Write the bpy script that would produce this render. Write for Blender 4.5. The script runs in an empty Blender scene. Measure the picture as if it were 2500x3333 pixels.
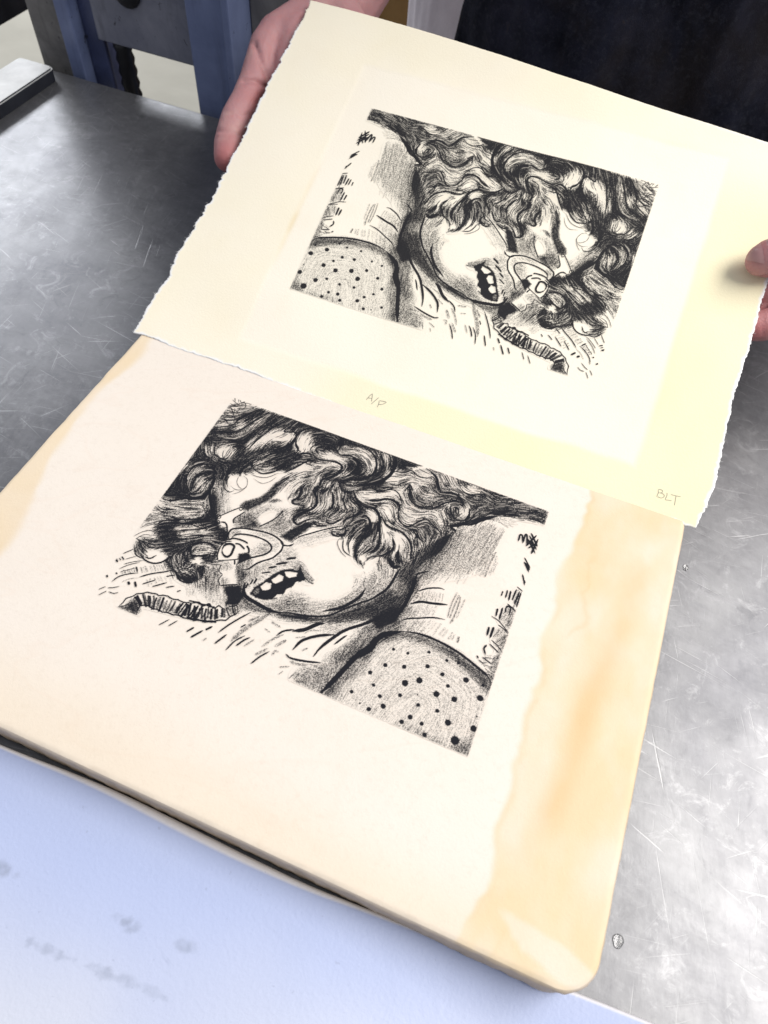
import bpy, bmesh, math, random
import numpy as np
from mathutils import Matrix, Vector

# ---------------------------------------------------------------- camera, world, lamps, exposure
scene = bpy.context.scene
STONE_T = 0.025                                     # thickness of the stone; the press bed is z = 0
CAM = np.array([0.15474929, -0.21891459, 0.31009749])
CROT = np.array([[0.92434035, -0.3470443, 0.1586038], [0.37572331, 0.75534557, -0.53692184], [0.06653499, 0.55588967, 0.82858902]])
FPX = 2312.0                                        # focal length in pixels of the 2500 x 3333 photograph
cd = bpy.data.cameras.new('camera'); cam = bpy.data.objects.new('camera', cd); scene.collection.objects.link(cam)
cam.matrix_world = Matrix.Translation(CAM.tolist()) @ Matrix(CROT.tolist()).to_4x4()
cd.sensor_fit = 'HORIZONTAL'; cd.sensor_width = 26.0; cd.lens = 26.0*FPX/2500; cd.clip_start = 0.01; cd.clip_end = 50
cd.dof.use_dof = True; cd.dof.focus_distance = 0.35; cd.dof.aperture_fstop = 14.0
scene.camera = cam
world = bpy.data.worlds.new('World'); scene.world = world; world.use_nodes = True
bg = world.node_tree.nodes['Background']; bg.inputs['Color'].default_value = (0.86, 0.90, 1.0, 1); bg.inputs['Strength'].default_value = 0.30
def lamp(name, loc, size, power, color, target=None):
    d = bpy.data.lights.new(name, 'AREA'); d.shape = 'RECTANGLE'; d.size, d.size_y = size; d.energy = power; d.color = color
    o = bpy.data.objects.new(name, d); scene.collection.objects.link(o); o.location = loc
    if target: o.rotation_euler = (Vector(target)-Vector(loc)).to_track_quat('-Z', 'Y').to_euler()
    return o
lamp('ceiling_lamp', (1.55, 0.62, 1.85), (1.3, 1.9), 60, (1.0, 0.97, 0.92))
lamp('ceiling_lamp', (-3.15, 3.1, 1.85), (1.1, 3.4), 125, (0.93, 0.96, 1.0))
scene.view_settings.view_transform = 'Standard'; scene.view_settings.look = 'None'; scene.view_settings.gamma = 1.0
scene.view_settings.exposure = 0.62
scene.cycles.max_bounces = 6

# ---------------------------------------------------------------- photograph pixels -> places
def photo_ray(px):
    return CROT @ np.array([(px[0]-1250)/FPX, -(px[1]-1666.5)/FPX, -1.0])
def photo_to_plane(px, z):
    d = photo_ray(px); return CAM + d*((z-CAM[2])/d[2])
# plane of the held print: its own frame, origin at the print's upper left image corner
PRK = 0.985
PR_R = np.array([[0.99970729, -0.02372207, 0.00475348], [0.02383527, 0.93200994, -0.3616481], [0.00414875, 0.36165554, 0.93230256]])
PR_O = CAM + (np.array([-0.00632848, 0.19641499, 0.08779819])-CAM)*PRK
def print_local(px):
    d = photo_ray(px); n = PR_R[:,2]; X = CAM + d*(((PR_O-CAM)@n)/(d@n)); return PR_R.T @ (X-PR_O)
def on_print(px, off=0.0):
    l = print_local(px); return PR_O + PR_R @ np.array([l[0], l[1], off])

# ---------------------------------------------------------------- helpers
col = scene.collection
def tag(o, label=None, cat=None, group=None, kind=None):
    for k, v in (('label', label), ('category', cat), ('group', group), ('kind', kind)):
        if v: o[k] = v
    return o
def empty(name, loc=(0,0,0)):
    o = bpy.data.objects.new(name, None); col.objects.link(o); o.location = loc; o.empty_display_size = .02; return o
def link(name, me, mat=None, parent=None, smooth=False):
    o = bpy.data.objects.new(name, me); col.objects.link(o)
    if mat: me.materials.append(mat)
    if parent:
        o.parent = parent; o.matrix_parent_inverse = Matrix.Translation(parent.location).inverted()
    if smooth: me.polygons.foreach_set('use_smooth', np.ones(len(me.polygons), bool))
    return o
def grid_mesh(name, V, attrs=None, mask=None, closed_u=False):
    """V: (ny, nx, 3) -> quads; attrs: dict of (ny, nx); mask: (ny-1, nx-1) cells kept"""
    ny, nx = V.shape[:2]
    idx = np.arange(ny*nx).reshape(ny, nx)
    q = np.stack([idx[:-1,:-1], idx[:-1,1:], idx[1:,1:], idx[1:,:-1]], -1)
    q = q[mask] if mask is not None else q.reshape(-1, 4)
    used = np.unique(q); remap = np.zeros(ny*nx, int); remap[used] = np.arange(len(used)); q = remap[q]
    P_ = V.reshape(-1, 3)[used]
    me = bpy.data.meshes.new(name); me.vertices.add(len(P_)); me.vertices.foreach_set('co', P_.astype(np.float32).ravel())
    me.loops.add(len(q)*4); me.loops.foreach_set('vertex_index', q.astype(np.int32).ravel())
    me.polygons.add(len(q)); me.polygons.foreach_set('loop_start', np.arange(0, len(q)*4, 4, dtype=np.int32))
    me.update(calc_edges=True)
    for k, a in (attrs or {}).items():
        at = me.attributes.new(k, 'FLOAT', 'POINT'); at.data.foreach_set('value', a.ravel()[used].astype(np.float32))
    return me
def bm_mesh(name, bm):
    me = bpy.data.meshes.new(name); bm.normal_update(); bm.to_mesh(me); bm.free(); return me
def box_bm(x0, x1, y0, y1, z0, z1, bev=0.0, seg=2):
    bm = bmesh.new(); bmesh.ops.create_cube(bm, size=1)
    for v in bm.verts: v.co = ((x0+x1)/2+v.co.x*(x1-x0), (y0+y1)/2+v.co.y*(y1-y0), (z0+z1)/2+v.co.z*(z1-z0))
    if bev: bmesh.ops.bevel(bm, geom=bm.edges[:], offset=bev, segments=seg, affect='EDGES', profile=.5)
    return bm
def vnoise(x, y, seed, octaves=3):
    """smooth value noise, about -1..1"""
    out = 0; amp = 1; tot = 0
    for o in range(octaves):
        r = np.random.default_rng(seed+o*17).uniform(-1, 1, (64, 64)); xx, yy = x*2**o, y*2**o
        xi, yi = np.floor(xx).astype(int), np.floor(yy).astype(int); fx, fy = xx-xi, yy-yi
        fx, fy = fx*fx*(3-2*fx), fy*fy*(3-2*fy); g = lambda i, j: r[j % 64, i % 64]
        out = out + amp*((g(xi,yi)*(1-fx)+g(xi+1,yi)*fx)*(1-fy)+(g(xi,yi+1)*(1-fx)+g(xi+1,yi+1)*fx)*fy); tot += amp; amp *= .5
    return out/tot*1.4
def sstep(a, b, x):
    t = np.clip((x-a)/(b-a), 0, 1); return t*t*(3-2*t)

# ---------------------------------------------------------------- materials
class NT:
    def __init__(s, name):
        s.m = bpy.data.materials.new(name); s.m.use_nodes = True; s.t = s.m.node_tree; s.b = s.t.nodes['Principled BSDF']
    def n(s, typ, **kw):
        nd = s.t.nodes.new(typ)
        for k, v in kw.items():
            if k.startswith('i_'): nd.inputs[k[2:].replace('_', ' ')].default_value = v
            else: setattr(nd, k, v)
        return nd
    def l(s, a, b): s.t.links.new(a, b)
    def coord(s, scale=(1,1,1), rot=(0,0,0)):
        c = s.n('ShaderNodeTexCoord'); m = s.n('ShaderNodeMapping'); m.vector_type = 'TEXTURE'; m.inputs['Scale'].default_value = [1/k for k in scale]; m.inputs['Rotation'].default_value = rot
        s.l(c.outputs['Object'], m.inputs['Vector']); return m.outputs['Vector']
    def noise(s, scale, detail=4, rough=.55, vec=None, dist=0.0):
        nd = s.n('ShaderNodeTexNoise'); nd.inputs['Scale'].default_value = scale; nd.inputs['Detail'].default_value = detail; nd.inputs['Roughness'].default_value = rough; nd.inputs['Distortion'].default_value = dist
        s.l(vec if vec is not None else s.coord(), nd.inputs['Vector']); return nd.outputs['Fac']
    def ramp(s, fac, stops):
        r = s.n('ShaderNodeValToRGB'); e = r.color_ramp.elements
        while len(e) < len(stops): e.new(.5)
        for k, (p, c) in zip(e, stops): k.position = p; k.color = (*c, 1) if hasattr(c, '__len__') else (c, c, c, 1)
        s.l(fac, r.inputs['Fac']); return r.outputs['Color']
    def mix(s, fac, a, b, typ='MIX'):
        m = s.n('ShaderNodeMix', data_type='RGBA', blend_type=typ)
        for v, sock in ((fac, m.inputs[0]), (a, m.inputs[6]), (b, m.inputs[7])):
            if hasattr(v, 'is_linked') or hasattr(v, 'links'): s.l(v, sock)
            elif hasattr(v, '__len__'): sock.default_value = (*v, 1)
            else: sock.default_value = v
        return m.outputs[2]
    def math(s, op, a, b=None):
        m = s.n('ShaderNodeMath', operation=op)
        for v, sock in ((a, m.inputs[0]), (b, m.inputs[1])):
            if v is None: continue
            if hasattr(v, 'links'): s.l(v, sock)
            else: sock.default_value = v
        return m.outputs[0]
    def attr(s, name):
        a = s.n('ShaderNodeAttribute', attribute_name=name); return a.outputs['Fac']
    def bump(s, h, strength=.3, dist=.001):
        b = s.n('ShaderNodeBump'); b.inputs['Strength'].default_value = strength; b.inputs['Distance'].default_value = dist
        s.l(h, b.inputs['Height']); s.l(b.outputs['Normal'], s.b.inputs['Normal'])
    def set(s, **kw):
        for k, v in kw.items():
            i = s.b.inputs[k.replace('_', ' ')]
            if hasattr(v, 'links'): s.l(v, i)
            elif hasattr(v, '__len__'): i.default_value = (*v, 1)
            else: i.default_value = v
        return s.m
INK = (0.008, 0.0085, 0.013)
def mat_stone():
    t = NT('limestone'); v = t.coord()
    base = t.mix(t.noise(14, 5, .6, v), (0.775, 0.70, 0.625), (0.82, 0.75, 0.675))
    base = t.mix(t.math('MULTIPLY', t.noise(45, 4, .6, v), .18), base, (0.70, 0.60, 0.47))
    base = t.mix(t.math('MULTIPLY', t.ramp(t.noise(420, 5, .7, v), [(.52, 0.0), (.70, 1.0)]), .22), base, (0.62, 0.53, 0.44))
    vein = t.ramp(t.noise(16, 3, .5, t.coord((.35, 1, 1), (0,0,.3)), 1.5), [(.485, 0.0), (.5, 1.0), (.515, 0.0)]); base = t.mix(t.math('MULTIPLY', vein, .12), base, (0.74, 0.58, 0.47))
    och = t.mix(t.noise(26, 5, .62, v, .6), (0.70, 0.53, 0.315), (0.785, 0.64, 0.435))
    c = t.mix(t.attr('stain'), base, och)
    c = t.mix(t.attr('deep'), c, (0.65, 0.44, 0.205))
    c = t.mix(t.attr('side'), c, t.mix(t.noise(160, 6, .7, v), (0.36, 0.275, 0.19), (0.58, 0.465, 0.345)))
    c = t.mix(t.attr('ink'), c, INK)
    t.bump(t.noise(900, 4, .7, v), .3, .0004)
    return t.set(Base_Color=c, Roughness=t.math('ADD', t.math('MULTIPLY', t.attr('ink'), .3), .55), Specular_IOR_Level=.28)
def mat_paper():
    t = NT('cotton_paper'); v = t.coord()
    base = t.mix(t.noise(22, 4, .6, v), (0.925, 0.85, 0.715), (0.945, 0.885, 0.765))
    c = t.mix(t.attr('tint'), base, (0.91, 0.83, 0.55))
    c = t.mix(t.attr('spot'), c, (0.78, 0.62, 0.36))
    c = t.mix(t.attr('fray'), c, (0.90, 0.90, 0.90))
    c = t.mix(t.attr('ink'), c, INK)
    t.bump(t.noise(800, 5, .7, v), .32, .0005)
    return t.set(Base_Color=c, Roughness=.85, Specular_IOR_Level=.2)
def mat_bed():
    t = NT('scratched_steel_sheet'); v = t.coord()
    blot = t.noise(16, 9, .70, v, .5); fine = t.noise(330, 5, .75, t.coord((1, .35, 1), (0,0,.25))); cross = t.noise(210, 4, .7, t.coord((.3, 1, 1), (0,0,-.15)))
    c = t.mix(t.ramp(blot, [(.32, 0.0), (.68, 1.0)]), (0.135, 0.135, 0.145), (0.225, 0.225, 0.232))
    c = t.mix(t.math('MULTIPLY', t.ramp(t.math('MULTIPLY', fine, cross), [(.20, 0.0), (.36, 1.0)]), .35), c, (0.25, 0.25, 0.26))
    smudge = t.ramp(t.noise(70, 8, .75, v, 1.0), [(.55, 0.0), (.70, 1.0)]); c = t.mix(t.math('MULTIPLY', smudge, .4), c, (0.075, 0.075, 0.082))
    c = t.mix(t.math('MULTIPLY', t.ramp(t.noise(5, 4, .6, v, .6), [(.5, 0.0), (.68, 1.0)]), .45), c, (0.085, 0.085, 0.098))
    worn = t.ramp(t.noise(65, 9, .78, v, 1.0), [(.54, 0.0), (.66, 1.0)]); c = t.mix(t.math('MULTIPLY', worn, .35), c, (0.38, 0.38, 0.39))
    sc = []
    for sx, rz, k, lo in ((.02, .35, 800, .715), (.03, -.55, 720, .72), (.03, 1.2, 660, .715), (.025, .05, 900, .72), (.035, 2.2, 600, .72), (.02, 1.75, 780, .715), (.03, -1.1, 680, .72), (.02, 1.4, 700, .715)):
        w = t.noise(k, 2, .5, t.coord((1, sx, 1), (0, 0, rz)), .25); sc.append(t.ramp(w, [(lo-.02, 0.0), (lo+.02, 1.0)]))
    s = sc[0]
    for q in sc[1:]: s = t.mix(1.0, s, q, 'LIGHTEN')
    s = t.mix(1.0, s, t.ramp(t.noise(16, 4, .6, v), [(.35, 0.2), (.65, 1.0)]), 'MULTIPLY')
    c = t.mix(t.math('MULTIPLY', s, .36), c, (0.60, 0.60, 0.60))
    r = t.math('ADD', t.math('MULTIPLY', t.noise(40, 6, .7, v), .26), .24)
    h = t.math('SUBTRACT', t.math('MULTIPLY', fine, .35), t.math('MULTIPLY', s, .5))
    t.bump(h, .22, .0004)
    return t.set(Base_Color=c, Metallic=.62, Roughness=r)
def mat_simple(name, a, b, scale, rough=.6, metal=0.0, bump=.2, dist=.001, spec=.4, stretch=(1,1,1), lo=.35, hi=.65):
    t = NT(name); v = t.coord(stretch); f = t.noise(scale, 6, .62, v, .3)
    t.bump(t.noise(scale*6, 4, .6, v), bump, dist)
    return t.set(Base_Color=t.mix(t.ramp(f, [(lo, 0.0), (hi, 1.0)]), a, b), Roughness=rough, Metallic=metal, Specular_IOR_Level=spec)
def mat_skin():
    t = NT('skin'); v = t.coord()
    c = t.mix(t.noise(70, 4, .6, v), (0.42, 0.205, 0.215), (0.50, 0.270, 0.275))
    c = t.mix(t.math('MULTIPLY', t.ramp(t.noise(240, 5, .7, v), [(.45, 0.0), (.7, 1.0)]), .45), c, (0.50, 0.215, 0.21))
    c = t.mix(t.math('MULTIPLY', t.ramp(t.noise(55, 4, .6, v), [(.55, 0.0), (.7, 1.0)]), .5), c, (0.52, 0.33, 0.30))
    c = t.mix(t.attr('flush'), c, (0.42, 0.135, 0.135))
    t.bump(t.math('ADD', t.noise(1100, 4, .7, v), t.math('MULTIPLY', t.noise(330, 3, .6, t.coord((1, .35, 1), (0,0,.5)), .6), 1.4)), .5, .0006)
    m = t.set(Base_Color=c, Roughness=.5, Specular_IOR_Level=.4, Subsurface_Weight=.18, Subsurface_Scale=.004)
    t.b.inputs['Subsurface Radius'].default_value = (1.0, .35, .2); return m
def mat_paint(name, a, b):
    t = NT(name); v = t.coord(); c = t.mix(t.ramp(t.noise(20, 6, .65, v, .4), [(.35, 0.0), (.66, 1.0)]), a, b)
    run = t.ramp(t.noise(34, 5, .7, t.coord((1, 1, .16)), .5), [(.55, 0.0), (.68, 1.0)]); c = t.mix(t.math('MULTIPLY', run, .5), c, tuple(k*.3 for k in a))
    chip = t.ramp(t.noise(75, 6, .7, v, .6), [(.63, 0.0), (.66, 1.0)]); c = t.mix(t.math('MULTIPLY', chip, .85), c, (0.012, 0.012, 0.016))
    t.bump(t.math('SUBTRACT', t.noise(60, 4, .6, v), chip), .3, .001)
    return t.set(Base_Color=c, Roughness=t.math('ADD', t.math('MULTIPLY', chip, .3), .4), Specular_IOR_Level=.45)
M_stone, M_paper, M_bed, M_skin = mat_stone(), mat_paper(), mat_bed(), mat_skin()
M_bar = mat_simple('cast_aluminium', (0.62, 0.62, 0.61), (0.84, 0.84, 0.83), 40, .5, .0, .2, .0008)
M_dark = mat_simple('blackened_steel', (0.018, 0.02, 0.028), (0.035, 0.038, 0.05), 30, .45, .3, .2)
M_blue = mat_paint('blue_painted_steel', (0.115, 0.145, 0.265), (0.17, 0.21, 0.36))
M_web_shade = mat_paint('shaded_blue_painted_steel', (0.025, 0.032, 0.075), (0.06, 0.075, 0.16))  # shade inside the channel put into a darker blue for the web
M_grey = mat_paint('worn_grey_painted_steel', (0.11, 0.105, 0.105), (0.25, 0.24, 0.235))
M_slate = mat_paint('blue_grey_painted_steel', (0.10, 0.107, 0.15), (0.20, 0.205, 0.25))
M_floor = mat_simple('concrete_floor', (0.30, 0.282, 0.235), (0.36, 0.34, 0.285), 3.5, .75, 0, .15)
M_grease = mat_simple('black_grease', (0.004, 0.004, 0.006), (0.012, 0.012, 0.014), 60, .4)
M_shirt = mat_simple('pale_cotton', (0.76, 0.70, 0.74), (0.84, 0.78, 0.82), 40, .9, 0, .3, .001, .1)
M_hem = mat_simple('olive_grey_binding', (0.10, 0.098, 0.085), (0.17, 0.165, 0.14), 90, .9, 0, .4, .0006, .1)
M_wood = mat_simple('brown_wood', (0.30, 0.17, 0.05), (0.42, 0.25, 0.09), 18, .55, 0, .2, .001, .4, (1, 1, .2))
def mat_apron():
    t = NT('ink_stained_apron'); v = t.coord()
    c = t.mix(t.ramp(t.noise(22, 6, .65, v), [(.42, 0.0), (.66, 1.0)]), (0.005, 0.006, 0.013), (0.024, 0.026, 0.046))
    c = t.mix(t.math('MULTIPLY', t.ramp(t.noise(260, 6, .75, v), [(.50, 0.0), (.74, 1.0)]), .55), c, (0.06, 0.064, 0.085))
    c = t.mix(t.math('MULTIPLY', t.ramp(t.noise(38, 5, .7, v, .6), [(.64, 0.0), (.74, 1.0)]), .6), c, (0.075, 0.055, 0.045))
    c = t.mix(t.math('MULTIPLY', t.ramp(t.noise(9, 5, .6, v, .5), [(.5, 0.0), (.7, 1.0)]), .6), c, (0.04, 0.03, 0.022))
    t.bump(t.noise(1200, 3, .6, v), .4, .0005)
    return t.set(Base_Color=c, Roughness=.85, Specular_IOR_Level=.2)
M_apron = mat_apron()
def mat_sheet():
    t = NT('pale_blue_card'); v = t.coord()
    c = t.mix(t.noise(7, 4, .55, v), (0.41, 0.475, 0.71), (0.48, 0.54, 0.745))
    c = t.mix(t.attr('front_light'), c, (0.64, 0.655, 0.72))  # paler front of the card: its brighter light mixed into the colour
    c = t.mix(t.attr('mark'), c, (0.24, 0.27, 0.35))
    c = t.mix(t.attr('lip'), c, (0.90, 0.87, 0.87))
    c = t.mix(t.math('MULTIPLY', t.ramp(t.noise(420, 2, .5, v), [(.72, 0.0), (.76, 1.0)]), .3), c, (0.28, 0.31, 0.42))
    fib = t.ramp(t.noise(500, 3, .6, t.coord((1, .12, 1), (0,0,1.2))), [(.68, 0.0), (.74, 1.0)]); c = t.mix(t.math('MULTIPLY', fib, .16), c, (0.25, 0.29, 0.42))
    t.bump(t.math('ADD', t.noise(600, 4, .6, v), t.math('MULTIPLY', t.noise(18, 3, .5, t.coord((1, .25, 1), (0,0,.4)), .8), 3.0)), .35, .0005)
    return t.set(Base_Color=c, Roughness=.5, Specular_IOR_Level=.4)
M_sheet = mat_sheet()
def mat_pencil():
    t = NT('pencil_graphite'); return t.set(Base_Color=t.mix(t.noise(900, 3), (0.16, 0.155, 0.12), (0.42, 0.41, 0.33)), Roughness=.6)
M_pencil = mat_pencil()
M_fibre = mat_simple('paper_fibre', (0.84, 0.84, 0.83), (0.9, 0.9, 0.88), 300, .9, 0, .1, .0002, .1)
def mat_drop():
    t = NT('clear_water'); m = t.set(Base_Color=(1,1,1), Roughness=.03, Transmission_Weight=.9, IOR=1.33); t.l(t.ramp(t.noise(200, 2), [(0.0, .02), (1.0, .06)]), t.b.inputs['Roughness']); return m
M_drop = mat_drop()

# ---------------------------------------------------------------- the crayon drawing
GW, GH = 900, 663                      # cells across / down the printed rectangle
PADC = 14                              # margin of cells round it
DRW, DRH = 0.1745, 0.1285              # printed rectangle in metres
TILES = dict(A=(600,1250), B=(1500,1500), C=(1300,2150), D=(900,2100), E=(300,1600), F=(600,1550),
             G=(900,1350), H=(900,1700), I=(1200,1450), J=(1200,1800), K=(1450,1750), L=(600,1950))
NX, NY = GW + 2*PADC, GH + 2*PADC
ink_rng = np.random.default_rng(7)
_p0 = np.array(photo_to_plane((761,1297), STONE_T)[:2])
def pts(s):
    """'A 10 20 30 40 B 5 6' -> cell coordinates on the stone drawing"""
    t = None; nums = []; out = []
    for k in s.split():
        if k.isalpha(): t = TILES[k]
        else:
            nums.append(float(k))
            if len(nums) == 2:
                X = photo_to_plane((t[0]+nums[0]*.24111, t[1]+nums[1]*.24111), STONE_T)
                out.append((X[0]/DRW*GW + PADC, -X[1]/DRH*GH + PADC)); nums = []
    return np.array(out)
ZC = .245                               # cells per zoomed pixel
def spline(p, n=None, closed=False):
    p = np.asarray(p, float)
    if closed: p = np.vstack([p[-1:], p, p[:2]])
    else: p = np.vstack([2*p[0]-p[1], p, 2*p[-1]-p[-2]])
    L = np.sum(np.hypot(*np.diff(p[1:-1], axis=0).T))
    m = len(p) - 3
    k = max(2, int(np.ceil(L/.8/m)))
    t = np.linspace(0, 1, k, endpoint=False)[None, :, None]
    a, b, c, d = (p[i:i+m][:, None, :] for i in range(4))
    q = .5*((2*b) + (c-a)*t + (2*a-5*b+4*c-d)*t**2 + (3*b-a-3*c+d)*t**3)
    q = np.vstack([q.reshape(-1, 2), p[-2:-1] if not closed else p[1:2]])
    s_ = np.concatenate([[0], np.cumsum(np.hypot(*np.diff(q, axis=0).T))]); m = n or max(3, int(s_[-1]/.7)+2); t = np.linspace(0, s_[-1], m)
    return np.stack([np.interp(t, s_, q[:,k]) for k in (0,1)], 1)
tone = np.zeros((NY, NX)); crisp = np.zeros((NY, NX))
flow_p, flow_d = [], []
def stamp(buf, q, r, a):
    """max-stamp soft discs of radius r[i], opacity a[i] at q[i]"""
    R = int(np.ceil(r.max()+1.5)); o = np.arange(-R, R+1)
    ox, oy = np.meshgrid(o, o)
    ix = np.round(q[:,0]).astype(int)[:,None] + ox.ravel(); iy = np.round(q[:,1]).astype(int)[:,None] + oy.ravel()
    d = np.hypot(ix - q[:,:1], iy - q[:,1:])
    v = np.clip(r[:,None] + .6 - d, 0, 1.2)/1.2 * a[:,None]
    ok = (v > .01) & (ix >= 0) & (iy >= 0) & (ix < NX) & (iy < NY)
    np.maximum.at(buf, (iy[ok], ix[ok]), v[ok])
def L(s, w=18, a=.92, taper=(.5,.5), flow=True, wig=0, soft=False, closed=False):
    q = spline(pts(s), closed=closed); n = len(q); t = np.linspace(0, 1, n)
    if flow:
        T = np.gradient(q, axis=0); T /= np.linalg.norm(T, axis=1)[:,None] + 1e-9
        flow_p.append(q[::6]); flow_d.append(T[::6])
    if wig:
        T = np.gradient(q, axis=0); T /= np.linalg.norm(T, axis=1)[:,None] + 1e-9
        s_ = np.arange(n)*.8
        q = q + np.stack([-T[:,1], T[:,0]], 1)*(wig*np.abs(np.sin(s_/9.))[:,None])
    e = np.minimum(1, np.minimum((t+1e-3)/max(taper[0]*.4,1e-3), (1-t+1e-3)/max(taper[1]*.4,1e-3)))
    r = w*ZC*.5*(.35+.65*e)
    stamp(crisp, q, r, np.full(n, a))
def poly_mask(p, blur):
    b = int(blur*2.5)+2
    x0, y0 = np.maximum(np.floor(p.min(0)).astype(int)-b, 0); x1, y1 = np.minimum(np.ceil(p.max(0)).astype(int)+b, [NX-1, NY-1])
    X, Y = np.meshgrid(np.arange(x0, x1+1), np.arange(y0, y1+1))
    m = np.zeros(X.shape, bool)
    for (ax, ay), (bx, by) in zip(p, np.roll(p, -1, 0)):
        if ay == by: continue
        c = ((ay > Y) != (by > Y)) & (X < (bx-ax)*(Y-ay)/(by-ay)+ax); m ^= c
    m = m.astype(float)
    if blur > 0:
        k = np.exp(-.5*(np.arange(-b, b+1)/blur)**2); k /= k.sum()
        m = np.apply_along_axis(lambda v: np.convolve(np.pad(v, b, mode='edge'), k, 'valid'), 0, m)
        m = np.apply_along_axis(lambda v: np.convolve(np.pad(v, b, mode='edge'), k, 'valid'), 1, m)
    return (slice(y0, y1+1), slice(x0, x1+1)), m
def P(s, a=.8, blur=3, mode='over', smooth=True, grow=1.0):
    p = pts(s); p = p.mean(0)+(p-p.mean(0))*grow
    if smooth and len(p) > 4: p = spline(p, closed=True)
    sl, m = poly_mask(p, blur)
    if mode == 'over': tone[sl] = 1-(1-tone[sl])*(1-a*m)
    elif mode == 'set': tone[sl] = tone[sl]*(1-m)+a*m; crisp[sl] *= (1-m)
    elif mode == 'off': tone[sl] *= 1-a*m; crisp[sl] *= 1-a*m
def W(s, a=.9, blur=2.5): P(s, a, blur, 'off')
def X(sa, sb, n, w=18, a=.6, jit=.15, flow=True):
    """n strokes from curve sa to curve sb"""
    A, B = spline(pts(sa)), spline(pts(sb))
    for i in range(n):
        t = np.clip((i+.5)/n + ink_rng.normal()*jit/n*2, 0, 1)
        p = A[int(t*(len(A)-1))]; q = B[int(t*(len(B)-1))]
        u, v = ink_rng.uniform(-.06, .14), ink_rng.uniform(.86, 1.08)
        p, q = p+(q-p)*u, p+(q-p)*v
        k = max(3, int(np.hypot(*(q-p))/.8)); tt = np.linspace(0, 1, k)[:,None]
        nrm = np.array([-(q-p)[1], (q-p)[0]])
        T = (q-p)/(np.hypot(*(q-p))+1e-9)
        if flow: flow_p.append(p+(q-p)*np.linspace(0, 1, max(2, k//8))[:,None]); flow_d.append(np.repeat(T[None], max(2, k//8), 0))
        c = p+(q-p)*tt + nrm*(tt*(1-tt))*ink_rng.normal()*.12
        stamp(crisp, c, np.full(k, w*ZC*.5*ink_rng.uniform(.6, 1.1)), np.full(k, a*ink_rng.uniform(.6, 1.1)))
def B_(sa, sb, n, w=9, a=.7, prof=(1,1,1)):
    """n hairs interpolated between curves sa and sb, opacity profile along"""
    A, B = spline(pts(sa), 60), spline(pts(sb), 60)
    for i in range(n):
        f = np.clip((i+.5)/n + ink_rng.normal()*.4/n, 0, 1)
        q = A*(1-f)+B*f
        m = max(4, int(np.sum(np.hypot(*np.diff(q, axis=0).T))/.8))
        x = np.linspace(ink_rng.uniform(0,.12), ink_rng.uniform(.88,1), m)*59
        q = np.stack([np.interp(x, np.arange(60), q[:,k]) for k in (0,1)], 1)
        if i % 3 == 0:
            T = np.gradient(q, axis=0); T /= np.linalg.norm(T, axis=1)[:,None]+1e-9
            flow_p.append(q[::8]); flow_d.append(T[::8])
        al = np.interp(x/59, np.linspace(0,1,len(prof)), prof)*a*ink_rng.uniform(.6,1.1)
        stamp(crisp, q, np.full(m, w*ZC*.5*ink_rng.uniform(.6,1.2)), np.clip(al,0,1))
def D(s, r):
    p = pts(s)
    for q in p:
        rr = r*ZC*ink_rng.uniform(.58,.86)
        stamp(crisp, np.array([q]), np.array([rr*.85]), np.array([.95]))
        m = 5; th = ink_rng.uniform(0, 6.28, m)
        stamp(crisp, q+np.stack([np.cos(th), np.sin(th)],1)*rr*.8, np.full(m, rr*.3), np.full(m,.45))
    return
# --- tones of the hair, left and top
P('A 600 290 760 255 1659 520 G 700 205 1300 425 1659 550 I 330 105 330 340 200 520 0 700 G 1000 1000 700 900 480 720 130 760 A 1000 1180 760 1220 600 1230 540 1330 470 1300 350 1400 340 1700 -300 1500 -200 1300', .95, 3, smooth=False)
P('F -200 100 330 60 345 200 360 480 430 590 460 700 560 720 580 870 470 960 440 1120 300 1140 270 1300 180 1400 0 1440 -250 1200 -300 700', .82, 3)
P('E 1000 0 1659 0 1659 900 1500 950 1330 860 1290 800 1130 860 1000 790 880 690 830 560 850 450 1000 390 1250 390 1300 330 1200 120 950 90', .90, 5)
W('E 930 100 1200 110 1560 130 1540 300 1450 350 1250 370 1050 330 860 410 690 420 800 230', .45, 6)
P('E 860 180 1100 240 1300 330 1000 390 850 420 660 500 560 640 680 430 780 280', .34, 6)
P('E 560 760 600 680 700 630 850 640 1000 780 900 790 780 780 710 830 720 900 640 880 590 830', .85, 3)
W('E 740 840 800 790 880 800 980 840 1010 900 930 940 870 900 820 870', 1, 2)
P('E 1130 1060 1160 1160 1230 1220 1350 1240 1480 1180 1540 1050 1500 980 1420 1000 1400 1090 1300 1130 1200 1100', .86, 3)
P('E 1340 780 1450 720 1600 740 1640 830 1500 860 1370 850', .0, 2, 'set'); P('E 1340 790 1450 720 1600 740 1630 830 1500 850 1370 850', .5, 2)
W('E 1345 960 1390 890 1440 870 1490 920 1490 980 1440 1010 1400 990', 1, 2)
P('F 300 1140 450 1150 480 1280 510 1330 450 1400 500 1480 420 1560 250 1540 180 1450 260 1330', .62, 6)
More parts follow.
